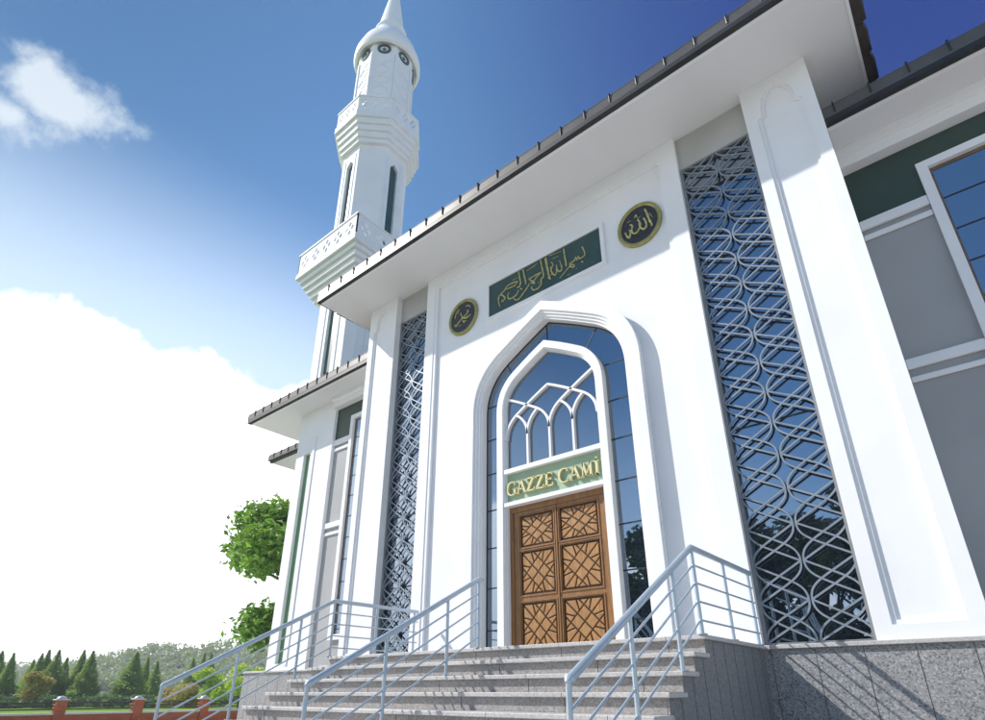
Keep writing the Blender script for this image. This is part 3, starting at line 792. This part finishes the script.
MB().box(X0, X1, 7.434, 7.4492, Z0, Z1).build('plaque_panel', 'plaque', pq)
callig(pq, BAS, -4.96, 6.86, 7.424, .0135)
def medallion(cx, cz, rx, rz, strokes, ccx, ccz, label):
    t = thing('medallion', label, 'medallion', (cx, 7.45, cz), 'round calligraphy medallions')
    n = 56
    def ell(k, dz=0): return [(cx+rx*k*math.cos(2*PI*i/n), cz+rz*k*math.sin(2*PI*i/n)) for i in range(n)]
    m = MB(); prof = [(1.0, 7.449), (1.0, 7.415), (.95, 7.395), (.88, 7.395), (.83, 7.415), (.83, 7.440)]
    vs, fs = [], []
    for k, y in prof: vs += [(a, y, b) for a, b in ell(k)]
    for i in range(len(prof)-1):
        for j in range(n): fs.append((i*n+j, (i+1)*n+j, (i+1)*n+(j+1) % n, i*n+(j+1) % n))
    m.add(vs, fs); o = m.build('rim', 'gold', t, smooth=True)
    m = MB(); m.prism(ell(.835), [], 7.430, 7.4490); m.build('disc', 'black', t)
    callig(t, strokes, ccx, ccz, 7.422, .0155)
medallion(-2.89, 6.835, .405, .445, ALL, -2.9, 6.86, 'gold rimmed black medallion with Allah in Arabic, right of the green plaque')
medallion(-6.945, 6.785, .405, .435, MUH, -6.96, 6.86, 'gold rimmed black medallion with Muhammad in Arabic, left of the green plaque')

# ------------------------------------------------------------------ minaret
MX, MY = -18.62, 13.0
mn = thing('minaret', 'tall white minaret with two balconies and a pointed conical cap behind the mosque', 'minaret', (MX, MY, ZG))
def PM(mb, name, mt, parent=None, **k): return mb.build(name, mt, parent or mn, **k)
def side_map(ang):
    """local (x along face, y = outward distance negative, z) -> world for a face looking along angle ang"""
    ox, oy = math.cos(ang), math.sin(ang); tx, ty = -oy, ox
    return lambda x, y, z: (MX + tx*x + ox*y, MY + ty*x + oy*y, z)
def ngon(mb, ap, z0, z1, ap2=None):
    c = math.cos(PI/8); mb.lathe([(ap/c, z0), ((ap2 or ap)/c, z1)], MX, MY, 8, PI/8)
G, CH = 1.40, .34
def sqch(mb, g, c, z0, z1):
    pts = [(g, -(g-c)), (g, g-c), (g-c, g), (-(g-c), g), (-g, g-c), (-g, -(g-c)), (-(g-c), -g), (g-c, -g)]
    vs = [(MX+a, MY+b, z0) for a, b in pts] + [(MX+a, MY+b, z1) for a, b in pts]
    n = 8; mb.add(vs, [tuple(reversed(range(n))), tuple(range(n, 2*n))] + [(i, (i+1) % n, (i+1) % n+n, i+n) for i in range(n)])
m = MB(); sqch(m, G-.16, CH, ZG, 16.3)
FW = G-CH
for q in range(4):
    T = side_map(q*PI/2)
    def rectT(x, y, z, T=T): return T(x, -y, z)
    m.prism([(-FW, ZG), (FW, ZG), (FW, 16.2), (-FW, 16.2)], [[(-.30, 7.4), (.30, 7.4), (.30, 15.2), (-.30, 15.2)]], -G, -(G-.155), mp=lambda x, y, z, T=T: T(x, -y, z))
    for s in (-1, 1):
        m.prism([(s*.56-.05, 6), (s*.56+.05, 6), (s*.56+.05, 15.7), (s*.56-.05, 15.7)], [], -(G+.03), -G-.001, mp=lambda x, y, z, T=T: T(x, -y, z))
    # chamfer slabs
    T2 = side_map(q*PI/2+PI/4); d = (G*math.sqrt(2)-CH/math.sqrt(2)); hw = CH/math.sqrt(2)
    m.prism([(-hw, ZG), (hw, ZG), (hw, 16.2), (-hw, 16.2)], [], -d, -(d-.2), mp=lambda x, y, z, T=T2: T(x, -y, z))
sh = PM(m, 'lower_shaft', 'white')
for q in range(4):
    T = side_map(q*PI/2); m = MB(); m.prism([(-.30, 7.4), (.30, 7.4), (.30, 15.2), (-.30, 15.2)], [], -(G-.13), -(G-.154), mp=lambda x, y, z, T=T: T(x, -y, z))
    PM(m, 'slot_panel', 'tealslot', sh)
# lower balcony
m = MB()
def sq(g, z0, z1, r=.02): m.bbox(MX-g, MX+g, MY-g, MY+g, z0, z1, r)
for g_, z0, z1 in ((1.52, 15.75, 16.0), (1.66, 16.0, 16.26), (1.80, 16.26, 16.52), (1.93, 16.52, 16.78), (2.06, 16.78, 17.02), (2.20, 17.02, 17.26)): sq(g_, z0, z1-.002)
bl = PM(m, 'balcony', 'white')
def rail_panel(W, z0, z1, ap, ang, name='balcony_rail', parent=None):
    T = side_map(ang); mp = lambda x, y, z, T=T: T(x, -y, z)
    m = MB(); hw = W/2; Hh = z1-z0
    holes = []
    nb = max(3, round(W/(Hh*.72))); bw = (W-.16)/nb
    for i in range(nb):
        c = -hw+.08+bw*(i+.5); zc = (z0+z1)/2; a, b = bw*.40, (Hh-.30)*.5
        # four-petal openwork made of small lozenges round a cross
        for sx, sz in ((0, .55), (0, -.55), (.55, 0), (-.55, 0)):
            px, pz = c+sx*a, zc+sz*b
            holes.append([(px-a*.36, pz), (px, pz-b*.36), (px+a*.36, pz), (px, pz+b*.36)])
    m.prism([(-hw, z0), (hw, z0), (hw, z1), (-hw, z1)], holes, -ap, -(ap-.05), mp=mp)
    m.prism([(-hw-.02, z1+.001), (hw+.02, z1+.001), (hw+.02, z1+.09), (-hw-.02, z1+.09)], [], -(ap+.04), -(ap-.09), mp=mp)
    m.prism([(-hw, z0+.0), (hw, z0+.0), (hw, z0+.09), (-hw, z0+.09)], [], -(ap+.02), -(ap+.001), mp=mp)
    return PM(m, name, 'white', parent)
for q in range(4): rail_panel(4.30, 17.27, 18.40, 2.15, q*PI/2, parent=bl)
# upper shaft
AP = 1.53
m = MB(); ngon(m, AP-.17, 17.2, 24.9)
c8 = AP*math.tan(PI/8)
for q in range(8):
    T = side_map(q*PI/4); mp = lambda x, y, z, T=T: T(x, -y, z)
    hole = [[(-.24, 18.0), (.24, 18.0), (.24, 23.35), (0, 23.62), (-.24, 23.35)]] if q % 2 == 0 else []
    m.prism([(-c8, 17.26), (c8, 17.26), (c8, 24.6), (-c8, 24.6)], hole, -AP, -(AP-.168), mp=mp)
    if q % 2 == 0:
        for s in (-1, 1): m.prism([(s*.40-.03, 17.6), (s*.40+.03, 17.6), (s*.40+.03, 23.9), (s*.40-.03, 23.9)], [], -(AP+.025), -AP-.001, mp=mp)
us = PM(m, 'upper_shaft', 'white')
for q in range(0, 8, 2):
    T = side_map(q*PI/4); m = MB(); m.prism([(-.24, 18), (.24, 18), (.24, 23.35), (0, 23.62), (-.24, 23.35)], [], -(AP-.14), -(AP-.166), mp=lambda x, y, z, T=T: T(x, -y, z))
    PM(m, 'slot_panel', 'tealslot', us)
m = MB()
for a_, z0, z1 in ((1.70, 24.35, 24.62), (1.80, 24.62, 24.98), (1.90, 24.98, 25.34), (2.00, 25.34, 25.70), (2.12, 25.70, 26.06)): ngon(m, a_, z0, z1-.002)
b2 = PM(m, 'balcony', 'white')
for q in range(8): rail_panel(2.06*2*math.tan(PI/8)-.01, 26.07, 27.10, 2.06, q*PI/4, parent=b2)
# lantern below the cap
AL = 1.46
m = MB(); ngon(m, AL, 26.05, 32.75)
for q in range(8):
    T = side_map(q*PI/4); mp = lambda x, y, z, T=T: T(x, -y, z); hw = AL*math.tan(PI/8)
    for s in (-1, 1):
        a, b = sorted((s*(hw-.015), s*(hw-.12))); m.prism([(a, 27.2), (b, 27.2), (b, 31.5), (a, 31.5)], [], -(AL+.05), -(AL+.001), mp=mp)
    for k in range(4):
        z = 28.1+k*.85
        m.prism([(-.34, z-.36), (0, z-.10), (.34, z-.36), (.34, z-.28), (0, z+.0), (-.34, z-.28)], [], -(AL+.03), -(AL+.001), mp=mp)
        m.prism([(-.34, z+.36), (0, z+.10), (.34, z+.36), (.34, z+.28), (0, z+.04), (-.34, z+.28)][::-1], [], -(AL+.02), -(AL+.001), mp=mp)
lan = PM(m, 'lantern', 'white')
for q in range(8):
    T = side_map(q*PI/4); mp = lambda x, y, z, T=T: T(x, -y, z); n = 24; zc = 31.85
    circ = lambda r, zz=0: [(r*math.cos(2*PI*i/n), zc+zz+r*math.sin(2*PI*i/n)) for i in range(n)]
    m = MB(); m.prism(circ(.37), [circ(.23)], -(AL+.05), -(AL+.001), mp=mp); em = PM(m, 'emblem', 'tealslot', lan)
    m = MB(); m.prism([(-.12, zc+.02), (-.05, zc-.12), (.05, zc-.12), (.12, zc+.02), (.04, zc-.02), (0, zc+.16), (-.04, zc-.02)], [], -(AL+.045), -(AL+.001), mp=mp); PM(m, 'emblem', 'tealslot', lan)
m = MB(); m.lathe([(1.48, 32.34), (1.70, 32.14), (1.82, 32.20), (1.88, 32.42), (1.86, 32.75), (1.75, 33.12), (1.60, 33.6), (1.33, 34.0), (1.10, 34.4), (.95, 34.8), (.90, 35.05), (.90, 35.20)], MX, MY, 40)
cp = PM(m, 'cap', 'white', smooth=True)
m = MB(); c = math.cos(PI/8); m.lathe([(.88, 35.2), (.95, 35.26), (.95, 35.36), (.82, 35.42), (.04, 40.9)], MX, MY, 24)
PM(m, 'spire', 'white', smooth=True)
m = MB(); m.lathe([(.03, 40.9), (.12, 41.1), (.03, 41.3), (.10, 41.45), (.02, 41.6), (.02, 41.9)], MX, MY, 16); PM(m, 'finial', 'gold', smooth=True)

# ------------------------------------------------------------------ brick boundary fence
XF = -23.0
fence = thing('brick_fence', 'low red brick boundary wall with capped posts and black rails before the lawn', 'fence', (XF, 10, ZG))
MB().box(XF-.11, XF+.11, -6, 26, ZG, -1.117).build('wall', 'brick', fence)
MB().box(XF-.14, XF+.14, -6, 26, -1.117, -1.060).build('coping', 'granite_tread', fence)
ys = [6.68+2.256*k for k in range(-5, 8)]
for y in ys:
    p = MB().box(XF-.15, XF+.15, y-.15, y+.15, ZG, -.71).build('post', 'brick', fence)
    MB().bbox(XF-.185, XF+.185, y-.185, y+.185, -.71, -.675, .008).build('post_cap', 'cap', p)
    m = MB(); m.lathe([(.14, -.675), (.13, -.64), (.09, -.604), (.03, -.586)], XF, y, 16); m.build('cap_dome', 'cap', p, smooth=True)
for i in range(3):
    z = -.781-.093*i
    for k in range(len(ys)-1):
        MB().box(XF-.015, XF+.015, ys[k]+.151, ys[k+1]-.151, z-.019, z+.019).build('rail', 'railblack', fence)

# ------------------------------------------------------------------ trees
def leaf(mb, c, s, rnd, flat=.0, dir_=None):
    a = Vector((rnd.gauss(0, 1), rnd.gauss(0, 1), rnd.gauss(0, 1)*(1-flat))).normalized()
    b = a.cross(Vector((rnd.gauss(0, 1), rnd.gauss(0, 1), rnd.gauss(0, 1)))).normalized()
    c = Vector(c); o = len(mb.v); k = s*rnd.uniform(.7, 1.3)
    n = a.cross(b)*(.25*k)
    mb.v += [tuple(c-a*k), tuple(c+b*k*.5+n), tuple(c+a*k), tuple(c-b*k*.5+n)]
    mb.f.append((o, o+1, o+2, o+3))
def broad_tree(name, label, x, y, h, r, seed, mt='leaf', nleaf=9000, ls=.17, z0=.22, group=None, clumps=26, squash=.8, gap=False):
    rnd = random.Random(seed); t = thing(name, label, 'tree', (x, y, ZG), group)
    tm = MB(); base = Vector((x, y, ZG))
    top = base + Vector((rnd.uniform(-.3, .3), rnd.uniform(-.3, .3), h*.82))
    pts = [base, base+Vector((.08, .05, h*.2)), base+Vector((-.05, .1, h*.45)), top]
    tm.tube(pts, [r*.085, r*.07, r*.05, r*.015], 9)
    cl = []
    for i in range(clumps):
        a = rnd.uniform(0, 2*PI); zz = rnd.uniform(z0, 1.0)
        if gap: zz = rnd.uniform(.38, .48) if i % 4 == 0 else rnd.uniform(.62, 1.02)
        env = math.sin(PI*min(1, max(.12, (zz-z0+.10)/(1.10-z0))))**.6
        rr = r*env*rnd.uniform(.35, 1.0)*(.62 if gap and zz < .5 else (1.5 if gap else 1)); c = base + Vector((math.cos(a)*rr, math.sin(a)*rr, h*zz*.93)); cr = r*rnd.uniform(.16, .36)
        cl.append((c, cr)); j = base + Vector((0, 0, h*max(.15, zz*(.85 if gap else .62))))
        mid = (j+c)/2 + Vector((0, 0, -.04*h)); tm.tube(smoothline([tuple(j), tuple(mid), tuple(c)], 3), [r*.03, r*.027, r*.024, r*.02, r*.016, r*.012, r*.006][:7], 6)
    P2(tm, 'trunk', 'bark', t)
    lm = MB(); tot = sum(c[1]**2 for c in cl)
    for c, cr in cl:
        for _ in range(int(nleaf*cr*cr/tot)):
            d = Vector((rnd.gauss(0, 1), rnd.gauss(0, 1), rnd.gauss(0, 1))).normalized() * cr * (rnd.random()**.45) * rnd.uniform(.8, 1.15)
            d.z *= squash; leaf(lm, c+d*(rnd.uniform(.8, 1.35) if gap else 1), ls, rnd, .3)
    P2(lm, 'crown', mt, t)
    return t
def conifer(h, r, seed, mt='conifer', n=5200):
    rnd = random.Random(seed); t = thing('conifer', 'x', 'tree', (0, 0, 0), 'conifers beyond the brick fence')
    tm = MB().tube([(0, 0, 0), (0, 0, h*.5), (0, 0, h*.97)], [r*.09, r*.06, r*.01], 7); P2(tm, 'trunk', 'bark', t)
    lm = MB(); lob = [rnd.uniform(.75, 1.15) for _ in range(9)]
    for _ in range(n):
        u = rnd.random()**1.35; z = h*(.05+.93*u); a = rnd.uniform(0, 2*PI)
        k = lob[int(a/(2*PI)*9) % 9]*(1+.18*math.sin(z*5.1+a*2)); rr = r*(1-u)**1.0*k*rnd.uniform(.5, 1.0)+.015
        c = Vector((math.cos(a)*rr, math.sin(a)*rr, z)); s = rnd.uniform(.10, .20)*(.35+.85*(1-u))
        out = Vector((math.cos(a), math.sin(a), rnd.uniform(-.1, .7))).normalized(); side = out.cross(Vector((0, 0, 1))).normalized()
        o = len(lm.v); lm.v += [tuple(c-side*s*.6), tuple(c-Vector((0, 0, s*.3))), tuple(c+side*s*.6), tuple(c+out*s*1.5)]
        lm.f += [(o, o+1, o+3), (o+1, o+2, o+3)]
    P2(lm, 'crown', mt, t); return t
def dirpt(u, v_unused, dist):
    """world x,y at a horizontal distance from the viewpoint for a compass bearing in degrees"""
    a = math.radians(u); return math.sin(a)*dist, math.cos(a)*dist
TREES = [  # bearing, distance, height, width factor, label
 (-78.15, 60, 3.86, 1.3, 'conifer at the far left edge, cut by the picture edge'),
 (-77.45, 58, 3.65, 1.2, 'pointed dark conifer second from the left edge'),
 (-76.16, 66, 3.55, 1.1, 'pale short conifer beginning the dense left group behind the fence'),
 (-75.75, 63, 3.92, 1.2, 'conifer left of the highest tip in the dense group'),
 (-75.38, 64, 4.25, 1.3, 'conifer with the highest tip of the dense left group'),
 (-74.76, 62, 4.17, 1.3, 'wide conifer just right of the highest tip in the dense group'),
 (-74.14, 66, 3.80, 1.2, 'lighter conifer closing the dense group on its right'),
 (-73.17, 62, 4.23, 1.15, 'pointed conifer on the left of the close pair'),
 (-72.57, 60, 4.07, 1.35, 'bushy conifer on the right of the close pair'),
 (-69.57, 60, 4.09, 1.65, 'big light green cone shaped conifer standing alone before the wooded hill'),
 (-68.73, 66, 4.00, 1.15, 'narrow conifer just right of the big cone shaped one'),
 (-68.01, 64, 3.58, 1.2, 'lower conifer left of the end post of the stair railing'),
 (-65.41, 80, 4.64, 1.2, 'dark conifer behind the left handrail, leftmost there'),
 (-64.64, 84, 5.43, 1.15, 'dark conifer behind the left handrail, middle of three'),
 (-64.12, 80, 5.25, 1.3, 'dark conifer behind the left handrail, rightmost of three'),
]
protos = [conifer(5.2, 1.25, 11), conifer(5.2, 1.15, 12), conifer(5.2, 1.3, 13)]
used = set()
for i, (bd, dist, h, rf, lab) in enumerate(TREES):
    k = i % 3
    if k in used: t = copy_tree(protos[k])
    else: t = protos[k]; used.add(k)
    x, y = dirpt(bd, 0, dist)
    t.location = (x, y, ZG); s = h/5.1; t.scale = (s*rf, s*rf, s); t.rotation_euler = (0, 0, i*1.7)
    t['label'] = lab
# low shrub belt in front of the conifers: individual rounded shrubs
def bush(h, r, seed, mt, n=900, ls=.14):
    rnd = random.Random(seed); t = thing('shrub', 'x', 'shrub', (0, 0, 0))
    tm = MB()
    for _ in range(5):
        a = rnd.uniform(0, 2*PI); tm.tube([(0, 0, 0), (math.cos(a)*r*.3, math.sin(a)*r*.3, h*.6)], [.03, .012], 5)
    P2(tm, 'stem', 'bark', t)
    lm = MB(); cl = [(Vector((rnd.uniform(-.7, .7)*r, rnd.uniform(-.7, .7)*r, h*rnd.uniform(.25, .8))), r*rnd.uniform(.3, .55)) for _ in range(9)]
    for _ in range(n):
        c, cr = rnd.choice(cl); d = Vector((rnd.gauss(0, 1), rnd.gauss(0, 1), rnd.gauss(0, 1))).normalized()*cr*rnd.random()**.4
        d.z *= .8; p = c+d
        if p.z < 0: p.z = abs(p.z)
        leaf(lm, p, ls, rnd, .2)
    P2(lm, 'foliage', mt, t); return t
sp = [bush(1.35, 1.5, 31, 'shrub'), bush(1.1, 1.7, 32, 'shrub')]
SH = ['low spreading green shrub at the far left below the first conifers', 'low green shrub beneath the gap left of the dense conifers', 'low dark shrub below the dense conifers', 'low shrub left of the first fence post',
      'low shrub just right of the first fence post', 'low spreading shrub below the middle pair of conifers', 'low shrub in the gap before the lone conifer', 'low shrub left of the second fence post', 'low shrub right of the second fence post', 'low shrub under the lime bush by the railing']
for i, lab in enumerate(SH):
    bd = -78.5+i*1.75; k = i % 2
    t = sp[k] if i < 2 else copy_tree(sp[k])
    x, y = dirpt(bd, 0, 52+(i*37 % 5)); t.location = (x, y, ZG-.0); s = .85+.25*((i*7) % 4)/3; t.scale = (s*1.35, s*1.35, s*.55); t.rotation_euler = (0, 0, i*2.1)
    tag(t, lab, 'shrub', 'low shrubs beyond the fence')
for (bd, dist, h, r, mt, lab, sd) in [(-75.4, 52, 2.5, .95, 'rustleaf', 'small orange brown tree in front of the dense conifers', 41),
                                      (-65.9, 48, 1.75, 1.3, 'rustleaf', 'rusty yellow bush behind the foot of the left railing', 42),
                                      (-63.9, 46, 2.9, 1.25, 'limeleaf', 'bright lime green bush seen through the left railing', 43),
                                      (-61.4, 44, 3.2, 1.6, 'limeleaf', 'wide pale lime tree between the railing and the stair edge', 44)]:
    t = bush(h, r, sd, mt, 2200, .12); x, y = dirpt(bd, 0, dist); t.location = (x, y, ZG); t.name = 'young_tree'; tag(t, lab, 'bush')
broad_tree('leafy_tree', 'green broadleaf tree partly hidden behind the left corner of the mosque', -22.5, 14.2, 8.6, 3.5, 5, nleaf=24000, ls=.15, clumps=33, z0=.30, squash=.75, gap=True)
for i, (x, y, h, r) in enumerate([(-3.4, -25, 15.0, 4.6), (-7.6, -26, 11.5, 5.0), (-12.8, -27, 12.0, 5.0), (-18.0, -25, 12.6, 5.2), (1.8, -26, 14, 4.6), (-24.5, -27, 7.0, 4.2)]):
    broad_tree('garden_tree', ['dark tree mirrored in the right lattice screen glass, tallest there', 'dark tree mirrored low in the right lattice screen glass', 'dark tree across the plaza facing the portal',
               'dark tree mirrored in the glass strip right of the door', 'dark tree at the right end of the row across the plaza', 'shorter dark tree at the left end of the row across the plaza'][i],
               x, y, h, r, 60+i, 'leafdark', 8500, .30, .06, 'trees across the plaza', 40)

# ------------------------------------------------------------------ wooded hills
rnd = random.Random(99)
def hill_h(bd, base):
    return base
hm = MB(); hills = [(-54, 190, 17.0, 34, 60), (-61.5, 210, 17.2, 28, 70), (-67.5, 215, 15.2, 26, 70), (-71.5, 240, 11.5, 26, 70), (-76, 280, 9.5, 50, 90), (-48, 200, 13, 34, 60), (-82, 300, 8, 60, 90)]
terr = MB(); nx, ny = 90, 26
def terrain(bd, dist):
    x, y = dirpt(bd, 0, dist); h = 0
    for b0, d0, hh, wx, wd in hills:
        cx, cy = dirpt(b0, 0, d0); dd = ((x-cx)**2+(y-cy)**2)/(wx*wx); h = max(h, hh*math.exp(-dd))
    return x, y, h
for j in range(ny):
    for i in range(nx):
        x, y, h = terrain(-92+i*(56/(nx-1)), 110+j*10); terr.v.append((x, y, ZG-.3+h*.80))
for j in range(ny-1):
    for i in range(nx-1):
        a = j*nx+i; terr.f.append((a, a+1, a+nx+1, a+nx))
tag(terr.build('hills', 'hillground'), kind='structure')
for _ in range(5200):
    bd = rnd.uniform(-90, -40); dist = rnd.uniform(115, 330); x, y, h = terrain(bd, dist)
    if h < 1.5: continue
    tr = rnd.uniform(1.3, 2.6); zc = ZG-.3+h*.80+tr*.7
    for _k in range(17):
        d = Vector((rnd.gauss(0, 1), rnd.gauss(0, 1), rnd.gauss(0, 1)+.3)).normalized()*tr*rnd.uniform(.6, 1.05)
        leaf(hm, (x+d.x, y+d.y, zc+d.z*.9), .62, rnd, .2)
hw = hm.build('hillside_wood', 'hazyleaf'); tag(hw, 'hazy pale wooded hillside in the distance behind the conifers', 'wood', kind='stuff')

# ------------------------------------------------------------------ haze
if HAZE > 0:
    hz = bpy.data.materials.new('haze_air'); hz.use_nodes = True; hn = hz.node_tree; hn.nodes.clear()
    ho = N(hn, 'ShaderNodeOutputMaterial'); pv = N(hn, 'ShaderNodeVolumePrincipled'); pv.inputs['Color'].default_value = (.90, .95, 1, 1); pv.inputs['Density'].default_value = HAZE
    L(hn, pv.outputs[0], ho.inputs['Volume']); M['haze'] = hz
    tag(MB().box(-470, 270, -270, 470, ZG-1.3, 46).build('haze', 'haze'), 'thin pale haze softening the wooded hillside and conifers', 'haze', kind='stuff')

# ------------------------------------------------------------------ camera
cam = bpy.data.cameras.new('camera'); co = bpy.data.objects.new('camera', cam); col.objects.link(co)
cam.sensor_fit = 'HORIZONTAL'; cam.sensor_width = 36; cam.lens = 578/985*36
cam.shift_y = (438-360)/985; cam.shift_x = 0.0005
cam.clip_start = .05; cam.clip_end = 4000
co.location = (0, 0, -.48)
pitch = math.atan(254.5/578); co.rotation_euler = (PI/2+pitch, 0, math.radians(39.65))
sc.camera = co

# ------------------------------------------------------------------ light
SD = Vector((-1.65, -1.0, 1.70)).normalized()      # towards the sun
sun = bpy.data.lights.new('sun', 'SUN'); so = bpy.data.objects.new('sun', sun); col.objects.link(so)
sun.energy = SUN_E; sun.angle = math.radians(.8); sun.color = (1, .96, .905)
so.rotation_euler = SD.to_track_quat('Z', 'Y').to_euler(); so.location = (-20, -20, 30)
world = bpy.data.worlds.new('World'); sc.world = world; world.use_nodes = True
nt = world.node_tree; nt.nodes.clear()
out = N(nt, 'ShaderNodeOutputWorld'); bg = N(nt, 'ShaderNodeBackground'); bg.inputs['Strength'].default_value = SKY_S
sky = N(nt, 'ShaderNodeTexSky'); sky.sky_type = 'NISHITA'; sky.sun_disc = False
sky.sun_elevation = math.asin(SD.z); sky.sun_rotation = math.atan2(SD.x, SD.y) % (2*PI)
sky.altitude = 200; sky.air_density = 1.0; sky.dust_density = .1; sky.ozone_density = 3.5
gm = N(nt, 'ShaderNodeHueSaturation'); gm.inputs['Saturation'].default_value = SKY_SAT; gm.inputs['Value'].default_value = 1.0
tint = N(nt, 'ShaderNodeMix', data_type='RGBA', blend_type='MULTIPLY'); tint.inputs[0].default_value = 1; L(nt, sky.outputs[0], tint.inputs[6]); tint.inputs[7].default_value = (1.03, 1.03, .95, 1)
L(nt, tint.outputs[2], gm.inputs['Color'])
geo = N(nt, 'ShaderNodeTexCoord'); dt = N(nt, 'ShaderNodeVectorMath', operation='DOT_PRODUCT'); L(nt, geo.outputs['Generated'], dt.inputs[0]); dt.inputs[1].default_value = tuple(Vector((.27, .60, .75)).normalized())
mrd = N(nt, 'ShaderNodeMapRange'); mrd.interpolation_type = 'SMOOTHSTEP'; L(nt, dt.outputs['Value'], mrd.inputs['Value']); mrd.inputs['From Min'].default_value = .70; mrd.inputs['From Max'].default_value = 1.02
mdk = N(nt, 'ShaderNodeMix', data_type='RGBA', blend_type='MULTIPLY'); L(nt, mrd.outputs[0], mdk.inputs[0]); L(nt, gm.outputs[0], mdk.inputs[6]); mdk.inputs[7].default_value = (.02, .19, .66, 1)
dts = N(nt, 'ShaderNodeVectorMath', operation='DOT_PRODUCT'); L(nt, geo.outputs['Generated'], dts.inputs[0]); dts.inputs[1].default_value = tuple(SD)
mrs = N(nt, 'ShaderNodeMapRange'); mrs.interpolation_type = 'SMOOTHSTEP'; L(nt, dts.outputs['Value'], mrs.inputs['Value']); mrs.inputs['From Min'].default_value = .68; mrs.inputs['From Max'].default_value = 1.0
msk = N(nt, 'ShaderNodeMix', data_type='RGBA', blend_type='MULTIPLY'); L(nt, mrs.outputs[0], msk.inputs[0]); L(nt, mdk.outputs[2], msk.inputs[6]); msk.inputs[7].default_value = (.42, .55, .58, 1)
# clouds: a white bank low in the west and one small cumulus, by direction on the sky sphere
tc = N(nt, 'ShaderNodeTexCoord'); sp_ = N(nt, 'ShaderNodeSeparateXYZ'); L(nt, tc.outputs['Generated'], sp_.inputs[0])
def mth(op, a, b=None, c=None, clamp=False):
    n = N(nt, 'ShaderNodeMath', operation=op); n.use_clamp = clamp
    for i, v in enumerate((a, b, c)):
        if v is None: continue
        if isinstance(v, (int, float)): n.inputs[i].default_value = v
        else: L(nt, v, n.inputs[i])
    return n.outputs[0]
el = mth('ARCSINE', sp_.outputs['Z']); az = mth('ARCTAN2', sp_.outputs['X'], sp_.outputs['Y'])   # radians, 0 = +Y, negative = west
nz = N(nt, 'ShaderNodeTexNoise'); nz.inputs['Scale'].default_value = 8.5; nz.inputs['Detail'].default_value = 8; nz.inputs['Roughness'].default_value = .52; nz.inputs['Distortion'].default_value = .25
L(nt, tc.outputs['Generated'], nz.inputs['Vector'])
# upper edge of the bank
azd = mth('SUBTRACT', az, math.radians(-84))
fall = mth('MULTIPLY', mth('MULTIPLY', azd, azd), -.18)
edge = mth('ADD', fall, math.radians(29.3))
d1 = mth('SUBTRACT', edge, el)
d1 = mth('ADD', d1, mth('MULTIPLY', mth('SUBTRACT', nz.outputs['Fac'], .5), .24))
mask1 = N(nt, 'ShaderNodeMapRange'); mask1.interpolation_type = 'SMOOTHSTEP'; L(nt, d1, mask1.inputs['Value'])
mask1.inputs['From Min'].default_value = -.004; mask1.inputs['From Max'].default_value = .030
def blob(a0, e0, ra, re, nscale, soft, amp):
    da = mth('DIVIDE', mth('SUBTRACT', az, math.radians(a0)), math.radians(ra)); de = mth('DIVIDE', mth('SUBTRACT', el, math.radians(e0)), math.radians(re))
    r = mth('SQRT', mth('ADD', mth('MULTIPLY', da, da), mth('MULTIPLY', de, de)))
    n2 = N(nt, 'ShaderNodeTexNoise'); n2.inputs['Scale'].default_value = nscale; n2.inputs['Detail'].default_value = 9; n2.inputs['Roughness'].default_value = .58; L(nt, tc.outputs['Generated'], n2.inputs['Vector'])
    v = mth('ADD', mth('SUBTRACT', 1.0, r), mth('MULTIPLY', mth('SUBTRACT', n2.outputs['Fac'], .5), amp))
    mr = N(nt, 'ShaderNodeMapRange'); mr.interpolation_type = 'SMOOTHSTEP'; L(nt, v, mr.inputs['Value']); mr.inputs['From Min'].default_value = 0; mr.inputs['From Max'].default_value = soft
    return mr.outputs[0]
c1 = blob(-88.0, 43.3, 6.8, 3.2, 14, .9, 3.2); c2 = blob(-92.5, 40.2, 7.0, 2.2, 15, .9, 3.0)
small = mth('MULTIPLY', mth('MAXIMUM', c1, c2), .8)
# thin bright veil above the bank
veil = N(nt, 'ShaderNodeMapRange'); veil.interpolation_type = 'SMOOTHSTEP'; L(nt, mth('SUBTRACT', mth('ADD', edge, .30), el), veil.inputs['Value']); veil.inputs['From Min'].default_value = 0; veil.inputs['From Max'].default_value = .34
vm = mth('MULTIPLY', veil.outputs[0], VEIL)
vm2 = mth('MULTIPLY', vm, 1.0)
mxv = N(nt, 'ShaderNodeMix', data_type='RGBA'); L(nt, vm2, mxv.inputs[0]); L(nt, msk.outputs[2], mxv.inputs[6]); mxv.inputs[7].default_value = (*[c*CLOUD for c in (.80, .90, 1.0)], 1)
mxs = N(nt, 'ShaderNodeMix', data_type='RGBA'); L(nt, small, mxs.inputs[0]); L(nt, mxv.outputs[2], mxs.inputs[6]); mxs.inputs[7].default_value = (*[c*CLOUD*.62 for c in (.86, .94, 1.0)], 1)
mxb = N(nt, 'ShaderNodeMix', data_type='RGBA'); L(nt, mask1.outputs[0], mxb.inputs[0]); L(nt, mxs.outputs[2], mxb.inputs[6]); mxb.inputs[7].default_value = (*[c*CLOUD*1.25 for c in (1, 1, 1)], 1)
L(nt, mxb.outputs[2], bg.inputs['Color']); L(nt, bg.outputs[0], out.inputs['Surface'])

sc.view_settings.view_transform = 'Standard'; sc.view_settings.look = 'None'; sc.view_settings.gamma = 1; sc.view_settings.use_curve_mapping = False
sc.view_settings.exposure = EXPO
try:
    sc.cycles.max_bounces = 6; sc.cycles.diffuse_bounces = 4; sc.cycles.glossy_bounces = 3; sc.cycles.caustics_reflective = False
except Exception: pass
